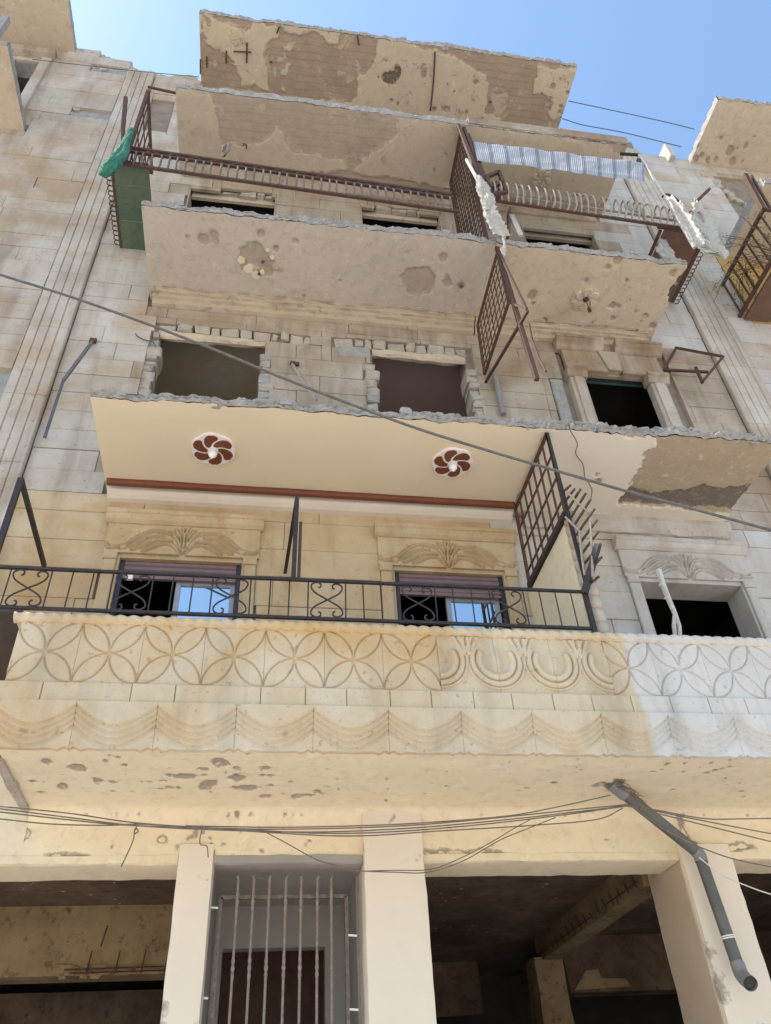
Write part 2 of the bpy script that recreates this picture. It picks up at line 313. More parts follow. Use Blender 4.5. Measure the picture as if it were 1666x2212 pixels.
def rough_box(name, mat, parent, x0, x1, y0, y1, z0, z1, step=0.06, amp=0.012, seed=0.0, edge=0.02, kind=None, chips=0.0):
    """box with worn, slightly wavy faces and knocked-off arrises; caps left plain"""
    nx, ny, nz = [max(2, int((b-a)/step)) for a, b in ((x0, x1), (y0, y1), (z0, z1))]
    per = [(x0+(x1-x0)*i/nx, y0) for i in range(nx)] + [(x1, y0+(y1-y0)*i/ny) for i in range(ny)] + \
          [(x1-(x1-x0)*i/nx, y1) for i in range(nx)] + [(x0, y1-(y1-y0)*i/ny) for i in range(ny)]
    corners = {0, nx, nx+ny, 2*nx+ny}; cx, cy = (x0+x1)/2, (y0+y1)/2; m = MB(); n = len(per)
    for k in range(nz+1):
        z = z0+(z1-z0)*k/nz
        for i, (x, y) in enumerate(per):
            dv = Vector((x-cx, y-cy)); d = fbm(x*3+seed, y*3, z*2.2)*amp
            if i in corners: d -= edge*(0.5+abs(fbm(x+seed, y, z*3.1)))
            dv.normalize(); m.v.append((x+dv.x*d, y+dv.y*d, z))
    for k in range(nz):
        for i in range(n):
            j = (i+1) % n; m.f.append((k*n+i, k*n+j, (k+1)*n+j, (k+1)*n+i))
    m.f += [tuple(reversed(range(n))), tuple(nz*n+i for i in range(n))]
    nv = len(m.v); bare = [-1.0]*nv
    if chips:                                   # knocked-off corners and scars that show the render under the paint
        for k in range(nz+1):
            for i, (x, y) in enumerate(per):
                z = z0+(z1-z0)*k/nz; dc = min(min(abs(i-c), n-abs(i-c)) for c in corners)
                s_ = fbm(x*1.3+seed*7, y*1.3+.4, z*2.6, 5)-chips-.11*dc; t_ = fbm(x*5+seed*3, y*5, z*5+9, 5)-chips-.32
                bare[k*n+i] = max(-.04, min(.03, .06*max(s_, t_)))
                if bare[k*n+i] > 0: p = m.v[k*n+i]; q = .3*bare[k*n+i]; m.v[k*n+i] = (p[0]+(q if p[0] < cx else -q), p[1]+(q if p[1] < cy else -q), p[2])
    m.attrs = {'bare': bare, 'deep': [-1.0]*nv}
    return m.build(name, mat, parent, True, kind)
def rock(m, c, sx, sy, sz, r=rnd):
    """irregular chamfered rubble stone"""
    j = lambda s_: s_*r.uniform(0.78, 1.0)
    vs = []
    for z, k in ((-1, .72), (-.45, 1), (.45, 1), (1, .75)):
        for a in range(6):
            t_ = (a+.5)*math.pi/3+r.uniform(-.25, .25)
            vs.append((c[0]+j(sx)*k*math.copysign(abs(math.cos(t_))**.6, math.cos(t_)), c[1]+j(sy)*k*math.copysign(abs(math.sin(t_))**.6, math.sin(t_)), c[2]+sz*z*r.uniform(.85, 1)))
    fs = [tuple(reversed(range(6))), tuple(range(18, 24))]
    for q in range(3):
        for a in range(6): b = (a+1) % 6; fs.append((q*6+a, q*6+b, q*6+6+b, q*6+6+a))
    return m.add(vs, fs)

# ------------------------------------------------------------------ setting
def sheet(name, mat, x0, x1, y0, y1, z):
    o = MB().add([(x0, y0, z), (x1, y0, z), (x1, y1, z), (x0, y1, z)], [(0, 1, 2, 3)]).build(name, mat); o['kind'] = 'structure'; return o
sheet('ground', 'ground', -600, 600, -600, 600, 0.0)

def wall_mesh(x0, x1, z0, z1, holes, y0, y1):
    """one wall slab with real openings, no inner faces"""
    xs = sorted({x0, x1, *[min(max(h[k], x0), x1) for h in holes for k in (0, 1)]}); zs = sorted({z0, z1, *[min(max(h[k], z0), z1) for h in holes for k in (2, 3)]})
    nx, nz = len(xs)-1, len(zs)-1
    solid = lambda i, k: 0 <= i < nx and 0 <= k < nz and not any(h[0] < (xs[i]+xs[i+1])/2 < h[1] and h[2] < (zs[k]+zs[k+1])/2 < h[3] for h in holes)
    m = MB()
    for i in range(nx):
        for k in range(nz):
            if not solid(i, k): continue
            a, b, c, d = xs[i], xs[i+1], zs[k], zs[k+1]
            q = lambda *v: m.add(v, [(0, 1, 2, 3)])
            q((a, y0, c), (b, y0, c), (b, y0, d), (a, y0, d)); q((a, y1, c), (a, y1, d), (b, y1, d), (b, y1, c))
            if not solid(i-1, k): q((a, y0, c), (a, y0, d), (a, y1, d), (a, y1, c))
            if not solid(i+1, k): q((b, y0, c), (b, y1, c), (b, y1, d), (b, y0, d))
            if not solid(i, k-1): q((a, y0, c), (a, y1, c), (b, y1, c), (b, y0, c))
            if not solid(i, k+1): q((a, y0, d), (b, y0, d), (b, y1, d), (a, y1, d))
    return m

def cut(rect, holes):
    out = [rect]
    for h in holes:
        nxt = []
        for a, b, c, d in out:
            if h[1] <= a or h[0] >= b or h[3] <= c or h[2] >= d: nxt.append((a, b, c, d)); continue
            if h[0] > a: nxt.append((a, h[0], c, d))
            if h[1] < b: nxt.append((h[1], b, c, d))
            lo, hi = max(a, h[0]), min(b, h[1])
            if h[2] > c: nxt.append((lo, hi, c, h[2]))
            if h[3] < d: nxt.append((lo, hi, h[3], d))
        out = nxt
    return [q for q in out if q[1]-q[0] > .04 and q[3]-q[2] > .03]

def masonry(parent, x0, x1, z0, z1, holes, matf, course=0.29, lens=(0.7, 1.25), seed=1, skip=None, yf=0.0, top=None):
    r = random.Random(seed); z = z0; n = 0
    while z < z1-0.05:
        h = course*r.uniform(0.96, 1.04); ze = min(z+h, z1); x = x0-r.uniform(0, 0.5)
        while x < x1:
            L = r.uniform(*lens); a, b = max(x, x0), min(x+L, x1)
            if b < x1 and x1-b < 0.15: b = x1; L = 9
            x += L
            if b-a < 0.05: continue
            for q in cut((a, b, z, ze), holes):
                cx, cz = (q[0]+q[1])/2, (q[2]+q[3])/2
                if skip and skip(cx, cz, r): continue
                if top and cz > top(cx): continue
                g = 0.0022; dy = r.uniform(-0.003, 0.003) + (r.uniform(0.004, 0.01) if r.random() < .1 else 0)
                m = MB(); m.block(q[0]+g*.8, q[1]-g*.8, yf+dy, yf+0.05, q[2]+g*1.25, q[3]-g*1.25, r.uniform(0.003, 0.007), 0.0015, r)
                m.build('stone_block', matf(cx, cz, r), parent); n += 1
        z = ze
    return n

# ================================================================== the apartment block
BX0, BX1 = -1.64, 4.98                      # balcony width
S0, S1, S2, S3, S4 = 3.76, 6.88, 10.12, 13.32, 16.5   # undersides of the slabs
house = thing('apartment_building', 'war-damaged stone apartment block with carved parapet and pinwheel rosettes under its balcony', 'building', (1.7, 0, 0))

W1 = [(-1.38, -0.22, 4.25, 6.12), (1.19, 2.33, 4.25, 6.12), (3.72, 4.88, 4.25, 6.12)]
W2 = [(-1.43, -0.18, 7.6, 9.45), (1.13, 2.32, 7.6, 9.45), (3.82, 4.70, 7.6, 9.30)]
H2 = [(-1.43, -0.18, 7.6, 9.66), (1.13, 2.32, 7.6, 9.66), (3.72, 4.98, 7.6, 9.62)]   # the core behind the face is broken higher
W3 = [(-1.45, -0.18, 10.9, 12.87), (1.08, 2.32, 10.9, 12.87), (3.60, 4.80, 10.9, 12.80)]
H3 = [(a, b, c, d+.25) for a, b, c, d in W3]
W4 = [(-2.36, -1.98, 14.5, 15.65)]
def topline(x):
    pts = [(-9, 17.3), (-3.9, 17.25), (-3.45, 17.15), (-3.0, 16.85), (-2.7, 16.72), (-2.3, 16.62), (-1.7, 16.75), (5.0, 16.6), (6.1, 16.25), (6.6, 15.95), (12, 15.9)]
    for (a, za), (b, zb) in zip(pts, pts[1:]):
        if a <= x <= b: return za+(zb-za)*(x-a)/(b-a)
    return 16
wall = wall_mesh(-2.9, 6.4, 3.95, 16.48, W1+H2+H3, 0.05, 0.30).build('wall', 'mortar', house)
# masonry leaves room for the dressed surrounds and the smashed stone over the second floor windows
S1Z = [(h[0]-.11, h[1]+.11, 4.0, 6.60) for h in W1]
S2Z = [(-1.50, 0.50, 9.45, 9.63), (0.62, 2.42, 9.45, 9.66), (-1.53, -1.43, 7.6, 9.35), (-0.18, -0.10, 7.6, 9.15), (1.04, 1.14, 7.6, 9.2), (2.32, 2.42, 7.6, 9.45),
       (3.55, 5.10, 7.2, 9.98), (3.36, 3.56, 8.2, 9.2)]
S3Z = [(-1.0, -0.25, 12.87, 12.98), (1.3, 2.0, 12.87, 12.97)]
SLABZ = [(BX0-.01, BX1+.01, a, a+.2) for a in (S1, S2, S3, S4)] + [(-1.6, 5.0, 13.5, 16.6), (BX0, BX1, 9.93, S2)]
def wallmat(x, z, r):
    if z < 6.9: return 'stone_tan' if x < 2.5 else 'stone_pale'
    if x < -1.66: return 'stone_left'
    if x > 5.0: return 'stone' if z < 9.9 else 'stone_pale'
    return 'stone'
def skip_mid(x, z, r):
    if -2.0 < x < -1.6 and 15.9 < z: return r.random() < .5
    if 0.9 < x < 1.2 and 8.9 < z < 9.3: return True
    return False
HOL = W1+W2+W3+W4+S1Z+S2Z+S3Z+SLABZ
nb = masonry(wall, -2.425, 5.812, 3.97, 6.86, HOL, wallmat, 0.335, (1.0, 1.9), 2, skip_mid, 0.0, topline)
nb += masonry(wall, -2.425, 5.812, 6.86, 16.6, HOL, wallmat, 0.29, (0.8, 1.5), 3, skip_mid, 0.0, topline)
print('house blocks', nb)
m = MB(); m.box(-2.4, -1.94, 0.10, 0.12, 14.4, 15.7); m.build('wall_recess', 'soffit3', house)
# fluted pilasters built of drums
def pilaster(x0, x1, z0, z1, mat, parent, seg=1.0, n=4, seed=1):
    p = MB().box(x0+.01, x1-.01, 0.0, 0.05, z0, z1).build('pilaster', 'mortar', parent); r = random.Random(seed); z = z0
    while z < z1-.2:
        ze = min(z+seg*r.uniform(.9, 1.1), z1)
        prof = []; w_ = (x1-x0)/n
        for k in range(n):
            a = x0+k*w_
            prof += [(a, -0.045), (a+.010, -0.062), (a+w_-.010, -0.062)]
        prof.append((x1, -0.045)); prof = [(x1, 0.02)][::-1] and prof
        vs = [(x+r.uniform(-.001, .001), y, zz) for zz in (z+.003, ze-.003) for x, y in prof + [(x1, .0), (x0, .0)]]; k = len(prof)+2
        fs = [(i, (i+1) % k, k+(i+1) % k, k+i) for i in range(k)] + [tuple(reversed(range(k))), tuple(range(k, 2*k))]
        MB().add(vs, fs).build('pilaster_stone', mat, p); z = ze
    return p
pilaster(-2.87, -2.43, 4.0, 16.55, 'stone_left', house, 1.05, 4, 5)
pilaster(5.82, 6.36, 4.0, 15.95, 'stone_left', house, 1.1, 5, 6)
# loose top course over the roof line
rr = random.Random(11)
for x, z, s_ in [(-2.3, 16.62, .16), (-2.05, 16.68, .13), (-1.85, 16.72, .12), (-2.55, 16.66, .13), (5.2, 16.5, .2), (5.55, 16.42, .15), (5.85, 16.3, .14)]:
    rock(MB(), (x, 0.1, z), s_*1.3, .12, s_*.6, rr).build('broken_stone', 'rubble', wall)

# ---- balcony slabs: rough concrete edge, plastered underside with fallen patches
def slab(mat, x0, x1, yf, z, th, bare=(), deep=(), plast=(), chips=(), base_bare=False, edge=0.022, seed=0.0, step=0.022, yb=0.07, wob=0.03, raggedR=0.0, parent=None, ename='balcony_slab'):
    nx, ny = int((x1-x0)/step), int((yb-yf)/step)
    xs = np.linspace(x0, x1, nx); ts = np.linspace(0, 1, ny)
    front = np.array([yf + edge*0.8*fbm(x*1.6+seed, 1.7, 0) + edge*.6*fbm(x*7+seed, 4, 2) + edge*1.6*max(0, fbm(x*2.3+seed, 8.8, 3)-.25) + edge*.25*fbm(x*21, seed, 1) for x in xs])
    rgt = np.array([x1 - raggedR*abs(fbm(t_*2.5+seed, 9.1, 3))*1.3 - edge*.3*abs(fbm(t_*9, 3, seed)) for t_ in ts])
    X = np.zeros((nx, ny)); Y = np.zeros((nx, ny))
    for i in range(nx):
        f = (xs[i]-x0)/(x1-x0); Y[i] = front[i]+(yb-front[i])*ts; X[i] = x0+(rgt-x0)*f
    P = np.stack([X.ravel(), Y.ravel()], 1)
    nz = np.array([fbm(p[0]*3.1+seed, p[1]*3.1, 0.3) for p in P]); nz2 = np.array([fbm(p[0]*11+seed, p[1]*11, 5.3, 3) for p in P])
    b = np.full(len(P), 1.0 if base_bare else -1.0); dp = np.full(len(P), -1.0); w_ = wob*1.3*nz+wob*1.0*nz2
    for pl in bare: b = np.maximum(b, sdf(P, pl)+w_)
    for pl in plast: b = np.minimum(b, -(sdf(P, pl)+w_))
    for cx, cy, r_ in chips: b = np.maximum(b, r_*(1+.45*nz2+.25*nz)-np.hypot(P[:, 0]-cx, (P[:, 1]-cy)*.9))
    for pl in deep: dp = np.maximum(dp, sdf(P, pl)+w_)
    zz = z + 0.020*np.clip(b/.012+.5, 0, 1) + 0.022*np.clip(dp/.02+.5, 0, 1) + .0035*nz + np.where(b > 0, .004*nz2, 0)
    zz = zz.reshape(nx, ny)
    G = np.stack([X, Y, zz], 2)
    e = MB()
    rows = 8
    F = np.zeros((nx, rows, 3))
    for i in range(nx):
        for k in range(rows):
            q = k/(rows-1); amp = edge*(1.1 if 0 < k < rows-1 else .4)
            F[i, k] = (G[i, 0, 0], front[i]-.004 + amp*.8*fbm(xs[i]*5+seed, q*2.2, 7.7)+amp*.7*fbm(xs[i]*29+seed, q*8, 1.3, 3)-amp*.3, G[i, 0, 2]+(th*(.82+.3*fbm(xs[i]*1.9, seed, 5))+.03*fbm(xs[i]*8, seed, 2))*q)
    e.grid(F)
    for side, col in ((0, 0), (1, -1)):
        S_ = np.zeros((ny, 3, 3))
        for j in range(ny):
            for k in range(3): S_[j, k] = (G[col, j, 0]+(.012*fbm(Y[col, j]*9, k*2, seed) if k else 0), G[col, j, 1], G[col, j, 2]+th*k/2)
        e.grid(S_)
    e.add([(x0, yf+edge, z+th*.97), (x1-raggedR*.3, yf+edge, z+th*.97), (x1-raggedR*.3, yb, z+th*.97), (x0, yb, z+th*.97)], [(0, 1, 2, 3)])
    so_ = e.build(ename, 'concrete', parent or house)
    rc = random.Random(seed)
    for q_ in range(int((x1-x0)*4)):                # crumbling lumps along the broken edge
        xx = rc.uniform(x0+.05, x1-.08); s_ = rc.uniform(.02, .055); rock(MB(), (xx, yf+rc.uniform(-.01, .03), z+th*rc.uniform(.15, 1.0)), s_*1.4, s_*.6, s_*.8, rc).build('concrete_lump', 'concrete', so_)
    c = MB(); c.grid(G); c.attrs = {'bare': b, 'deep': dp}
    c.build('ceiling_plaster', mat, so_, True)
    return so_
def zp(z, *pts): return [tuple(Z(u, v, z)[:2]) for u, v in pts]
def off(ox, oy, k, pts): return [(ox+k*a, oy+k*b) for a, b in pts]
def chip(z, ox, oy, k, lst, mpp): return [(*Z(ox+k*a, oy+k*b, z)[:2], r_*mpp) for a, b, r_ in lst]

z2 = lambda *p: off(379.6, 0, .3581, p)
z3 = lambda *p: off(921.9, 162.7, .2604, p)
z4 = lambda *p: off(1247.3, 162.7, .2513, p)
z6 = lambda *p: off(542.3, 488, .3581, p)
z7 = lambda *p: off(1030.4, 488, .3815, p)
zb = lambda *p: off(1030.4, 921.9, .3815, p)
# eaves slab at the roof
slab('soffit4', BX0, 4.94, -1.10, S4, 0.16, base_bare=True, seed=1.3, edge=.03, wob=.05,
     plast=[zp(S4, *z2((1265, 200), (1210, 300), (1190, 360), (1150, 420), (1100, 450), (1090, 530), (1085, 580), (1060, 612), (880, 600), (890, 640), (1500, 720), (1700, 780)), *z3((620, 370), (480, 320), (500, 210), (512, 110), (480, 0), (300, -120))),
            zp(S4, *z3((945, -60), (935, 0), (880, 90), (885, 150), (960, 165), (1010, 190), (1035, 260), (1025, 330), (1070, 365), (1110, 330), (1180, 230), (1300, -60))),
            zp(S4, *z2((120, 40), (520, 120), (545, 150), (600, 160), (610, 205), (545, 270), (520, 320), (560, 420), (575, 560), (470, 520), (390, 470), (330, 380), (250, 290), (180, 250), (172, 120), (260, 115), (330, 165), (430, 185), (430, 120), (280, 90), (150, 110), (140, 300), (125, 300))),
            zp(S4, *z2((640, 150), (720, 205), (860, 195), (890, 240), (980, 262), (985, 200), (1000, 170), (640, 90))),
            zp(S4, *z2((640, 280), (690, 275), (690, 305), (655, 310))), zp(S4, *z2((615, 430), (675, 400), (670, 455), (630, 460))), zp(S4, *z2((390, 480), (480, 470), (480, 510), (400, 515))),
            zp(S4, *z2((635, 520), (670, 520), (660, 560), (630, 550)))],
     deep=[zp(S4, *z2((1225, 460), (1290, 430), (1330, 395), (1368, 410), (1365, 470), (1330, 515), (1270, 500)))],
     chips=chip(S4, 379.6, 0, .3581, [(1497, 450, 20), (1300, 605, 14), (1560, 660, 18), (1640, 658, 18), (1340, 628, 12)], .0022) +
           chip(S4, 921.9, 162.7, .2604, [(410, 55, 20), (228, 135, 14), (155, 280, 20), (1045, 90, 24), (1170, 145, 18), (1115, 260, 18), (1100, 300, 14), (330, 310, 20)], .0017))
# third storey slab
slab('soffit3', BX0, 5.02, -1.20, S3, 0.17, base_bare=True, seed=5.1, edge=.018, wob=.05,
     plast=[zp(S3, *z2((-20, 520), (130, 545), (225, 570), (235, 640), (255, 760), (300, 862), (420, 880), (560, 850), (610, 760), (650, 800), (700, 900), (1000, 960), (1060, 1035), (300, 1120), (-20, 1120))),
            zp(S3, *z2((1350, 700), (1335, 800), (1270, 880), (1160, 960), (1060, 1035), (1500, 1120)), *z3((1500, 1080), (1680, 800), (1500, 560), (300, 380)))],
     bare=[zp(S3, *z2((1330, 920), (1380, 870), (1440, 875), (1480, 920), (1480, 980), (1440, 1040), (1370, 1040), (1330, 990))),
           zp(S3, *z2((150, 560), (195, 660), (245, 720), (240, 690), (200, 640), (165, 555)))],
     deep=[], chips=chip(S3, 921.9, 162.7, .2604, [(1235, 1000, 22), (68, 785, 12), (960, 835, 10)], .0017))
# second storey slab
slab('soffit2', BX0, 2.50, -1.22, S2, 0.125, seed=8.4, edge=.03,
     bare=[zp(S2, (512, 560), (525, 535), (560, 527), (585, 545), (592, 570), (585, 590), (560, 598), (545, 590), (560, 580), (535, 575), (520, 585)),
           zp(S2, *z6((900, 310), (940, 250), (1060, 248), (1100, 290), (1108, 350), (1080, 400), (1000, 430), (930, 410)))],
     chips=chip(S2, 542.3, 488, .3581, [(1270, 362, 16), (1180, 340, 22), (1185, 310, 12), (1160, 190, 18), (540, 330, 5), (320, 425, 6), (60, 45, 16), (150, 140, 12), (270, 90, 14)], .0025) +
           chip(S2, 0, 488, .3581, [(1230, 80, 25), (1290, 60, 18), (1300, 90, 16), (1130, 65, 8)], .0025))
slab('soffit2b', 2.50, BX1, -1.22, S2, 0.125, seed=9.9, edge=.03, raggedR=.10, wob=.02,
     chips=chip(S2, 1030.4, 488, .3815, [(312, 390, 22), (620, 308, 10), (770, 450, 20), (805, 455, 12), (1105, 275, 20), (900, 482, 8), (955, 515, 14), (850, 310, 8), (655, 550, 6), (380, 540, 16), (490, 575, 18), (570, 590, 20), (630, 590, 18), (720, 595, 18), (885, 610, 20), (945, 620, 14), (770, 520, 16), (1060, 150, 20), (800, 195, 20), (740, 235, 14), (410, 565, 18), (320, 440, 8), (995, 565, 16), (930, 540, 8)], .0024),
     deep=[zp(S2, *z7((1150, 290), (1130, 330), (1100, 350), (1090, 390), (1095, 430), (1120, 440), (1220, 290)))])
# first storey slab: smooth painted half, and the half with torn off plaster beyond the partition
slab('soffit1', -1.60, 2.50, -1.26, S1, 0.105, seed=2.2, edge=.035)
slab('soffit1b', 2.50, 4.93, -1.27, S1, 0.115, seed=3.7, edge=.045, wob=.035, raggedR=.06,
     bare=[zp(S1, *zb((1020, 40), (1000, 120), (940, 190), (905, 260), (870, 335), (815, 430), (1070, 455), (1470, 500), (1600, 480), (1800, 160), (1700, 60)))],
     deep=[zp(S1, *zb((815, 425), (860, 362), (1000, 372), (1170, 365), (1270, 340), (1390, 360), (1565, 335), (1490, 480), (1280, 462), (1070, 448)))],
     chips=chip(S1, 1030.4, 921.9, .3815, [(685, 310, 12), (683, 272, 8), (1090, 160, 0), (880, 30, 30), (310, 8, 40)], .0022))

# ---- ceiling rosettes
def rosette(u, v, z, R, mats, spin=0.0, lamp=True, th=0.022, n=6, stem=False, ph=.006):
    c = Z(u, v, z); r = MB(); seg = 72
    base, petal = mats
    ring = [(R*(1.0+.07*abs(math.cos(n/2*(2*math.pi*k/seg-spin)))-.05)*math.cos(2*math.pi*k/seg), R*(1.0+.07*abs(math.cos(n/2*(2*math.pi*k/seg-spin)))-.05)*math.sin(2*math.pi*k/seg)) for k in range(seg)]
    def plate(poly, z0, z1, inset):
        k = len(poly); gx = sum(p[0] for p in poly)/k; gy = sum(p[1] for p in poly)/k
        low = [(gx+(x-gx)*inset, gy+(y-gy)*inset) for x, y in poly]
        m_ = MB(); m_.add([(c.x+x, c.y+y, z1) for x, y in poly]+[(c.x+x, c.y+y, z0) for x, y in low], [tuple(reversed(range(k))), tuple(range(k, 2*k))]+[(i, (i+1) % k, k+(i+1) % k, k+i) for i in range(k)])
        return m_
    base_o = plate(ring, z-th, z+.01, .985).build('ceiling_rosette', base, house)
    for k in range(n):
        a0 = spin+k*2*math.pi/n; up, dn = [], []
        for i in range(13):
            q = i/12; rad = R*(.25+.70*q); sw = a0+.85*q; gp = .05*R/rad; ta_ = sw+gp; le = sw+2*math.pi/n-gp-(.55*max(0, (q-.55)/.45)**2.2)
            ta_ += .12*max(0, (q-.8)/.2)**2
            up.append((rad*math.cos(le), rad*math.sin(le))); dn.append((rad*math.cos(ta_), rad*math.sin(ta_)))
        plate(up+dn[::-1], z-th-ph, z-th+.003, .95 if ph < .01 else .7).build('petal', petal, base_o)
    if lamp:
        h = MB(); h.tube([(c.x, c.y, z-th+.01), (c.x, c.y, z-th-.02)], R*.24, 20); h.build('lamp_holder', 'fan_white', base_o, True)
        g = MB(); k = 10; g.tube([(c.x, c.y, z-th-.015-.09*i/k) for i in range(k+1)], [max(.004, .042*math.sin(math.pi*(.18+.82*i/k))) for i in range(k+1)], 16); g.build('lamp_globe', 'lamp_glass', base_o, True)
    if stem:
        h = MB(); h.tube([(c.x, c.y, z-th+.01), (c.x, c.y, z-th-.012)], R*.2, 14); h.tube([(c.x, c.y, z-th), (c.x+.02, c.y+.03, z-th-.16)], .006, 6); h.tube([(c.x+.02, c.y+.03, z-th-.15), (c.x+.021, c.y+.031, z-th-.205)], .024, 10); h.build('lamp_stem', 'rust', base_o)
    return base_o
rosette(461, 969, S1, 0.205, ('fan_white', 'fan_brown'), 0.35)
rosette(977, 998, S1, 0.200, ('fan_white', 'fan_brown'), 0.15)
rosette(1265, 645, S2, 0.19, ('soffit2b', 'soffit2b'), 0.4, False, .016, 6, True, .022)
rosette(1170, 385, S3, 0.17, ('soffit3', 'soffit3'), 0.2, False, .014, 6, False, .018)

# scraps of the old cream rosette left round the bare patch
for u, v, r_ in ((521, 562, .052), (537, 581, .066), (553, 594, .055), (566, 588, .035), (588, 556, .03), (578, 540, .03)):
    c = Z(u, v, S2); k = 12; pl = [(c.x+r_*rnd.uniform(.75, 1.1)*math.cos(6.283*i/k), c.y+r_*rnd.uniform(.75, 1.1)*math.sin(6.283*i/k)) for i in range(k)]
    MB().add([(a, b, S2-.008) for a, b in pl]+[(a, b, S2+.02) for a, b in pl], [tuple(range(k))]+[(i, (i+1) % k, k+(i+1) % k, k+i) for i in range(k)]).build('plaster_remnant', 'cream', house)
# ---- mouldings where the ceilings meet the wall
m = MB(); prof = [(-.235, S1+.01), (-.235, S1-.055), (-.215, S1-.085), (-.185, S1-.095), (-.15, S1-.10), (-.15, S1+.01)]
def extr(prof, x0, x1, wav=0.0, seed=0.0, step=None):
    """profile (y, z) swept along x"""
    n = 2 if not step else max(2, int((x1-x0)/step)); k = len(prof); m_ = MB()
    for i in range(n):
        x = x0+(x1-x0)*i/(n-1)
        for j, (y, z) in enumerate(prof): m_.v.append((x, y+wav*fbm(x*5+seed, j*3.3, z), z+wav*fbm(x*6+seed, j*1.9, z+4)))
    for i in range(n-1):
        for j in range(k): m_.f.append((i*k+j, i*k+(j+1) % k, (i+1)*k+(j+1) % k, (i+1)*k+j))
    m_.f += [tuple(range(k)), tuple((n-1)*k+j for j in reversed(range(k)))]
    return m_
extr([(-.215, S1+.01), (-.215, S1-.03), (-.20, S1-.048), (-.18, S1-.055), (-.165, S1-.055), (-.165, S1+.01)], -1.58, 2.49).build('brown_moulding', 'fan_brown', house)
extr([(-.12, S1), (-.12, S1-.06), (-.09, S1-.085), (-.05, S1-.11), (0.03, S1-.125), (.03, S1)], -1.58, 2.49).build('white_cornice', 'cornice_paint', house)
extr([(-.10, S1), (-.11, S1-.07), (-.06, S1-.12), (-.03, S1-.17), (0.03, S1-.18), (.03, S1)], 2.62, 4.95, .02, 3.0, .05).build('broken_cornice', 'stone_pale', house)
extr([(-.17, S2), (-.17, S2-.02), (-.145, S2-.024), (-.14, S2-.05), (-.105, S2-.055), (-.10, S2-.095), (-.055, S2-.105), (-.045, S2-.165), (.03, S2-.185), (.03, S2)], BX0+.05, 2.48, .012, 1.0, .04).build('broken_cornice', 'moulding', house)
extr([(-.17, S2), (-.17, S2-.02), (-.145, S2-.024), (-.14, S2-.05), (-.105, S2-.055), (-.10, S2-.095), (-.055, S2-.105), (-.045, S2-.165), (.03, S2-.185), (.03, S2)], 2.5, 4.9, .012, 7.0, .04).build('broken_cornice', 'moulding', house)
extr([(-.12, S3), (-.12, S3-.04), (-.07, S3-.09), (-.04, S3-.15), (0.03, S3-.16), (.03, S3)], BX0+.05, 4.9, .010, 5.0, .05).build('broken_cornice', 'stone', house)
rr = random.Random(21)
x = -1.4
while x < 4.8:                                # flakes of moulding still clinging to the edge
    if rr.random() < .75:
        w_ = rr.uniform(.05, .10); yy = rr.uniform(-.20, -.17); h = MB(); k = 7
        pl = [(x+w_*math.cos(math.pi*i/k), yy-w_*.5*math.sin(math.pi*i/k)*rr.uniform(.7, 1.1)) for i in range(k+1)]
        h.add([(a, b, S2-.012) for a, b in pl]+[(a, b, S2+.005) for a, b in pl], [tuple(range(k+1)), tuple(range(2*k+1, k, -1))]+[(i, (i+1) % (k+1), k+1+(i+1) % (k+1), k+1+i) for i in range(k+1)])
        h.build('plaster_flake', 'moulding', house)
    x += rr.uniform(.16, .3)

# ---- carved parapet of the first balcony
PY = -1.20
parapet = MB().box(-1.60, 5.0, PY+.03, PY+.14, S0+.02, 4.66).build('parapet', 'mortar', house)
def relief(name, x0, x1, z0, z1, hf, mat, parent, y=PY, res=0.005, zbot=None, ax='x', thick=.03, bareattr=False):
    """carved slab: real height field with returns; hf gives how far each point stands proud"""
    nx, nz = max(3, int((x1-x0)/res)), max(3, int((z1-z0)/res))
    xs = np.linspace(x0, x1, nx); q = np.linspace(0, 1, nz)
    X = np.repeat(xs[:, None], nz, 1); lo = np.array([zbot(a) for a in xs]) if zbot else np.full(nx, z0)
    Zz = lo[:, None]+(z1-lo)[:, None]*q[None, :]
    H = hf(X, Zz); Y = y-H
    m_ = MB(); m_.grid(np.stack([X, Y, Zz], 2))
    for idx in ((slice(None), 0), (slice(None), -1), (0, slice(None)), (-1, slice(None))):
        E_ = np.stack([X[idx], Y[idx], Zz[idx]], 1); B_ = E_.copy(); B_[:, 1] = y+thick
        m_.grid(np.stack([E_, B_], 1))
    return m_.build(name, mat, parent, True)
def groove(d, w, depth): return -depth*np.exp(-(d/w)**2)
FZ0, FZ1 = 4.175, 4.645; zc = (FZ0+FZ1)/2; hh = (FZ1-FZ0)/2
nodes = [A(u, 1408+v, PY).x for u, v in ((97.6, 0), (238, 8), (376, 11), (511, 15), (640, 19), (766, 21), (889, 23))]
nodesR = [A(u, v, PY).x for u, v in ((1359, 1448), (1469, 1452), (1580, 1453))]
sp = (nodes[-1]-nodes[0])/6; nodes = [nodes[0]+sp*k for k in range(-1, 7)]
spR = (nodesR[-1]-nodesR[0])/2; nodesR = [nodesR[0]+spR*k for k in range(0, 5)]
def circles(ns, s_):
    def f(X, Zz):
        H = np.full(X.shape, .012)
        V = (Zz-zc)/hh
        for n_ in ns:
            for cx, cz in ((n_+s_/2, 0), (n_, 1), (n_, -1), (n_-s_/2, 0)):
                U = (X-cx)/(s_/2); W_ = V-cz; d = np.abs(np.hypot(U, W_)-.985)*hh
                H = np.minimum(H, .012+groove(d, .0068, .017))
        return H
    return f
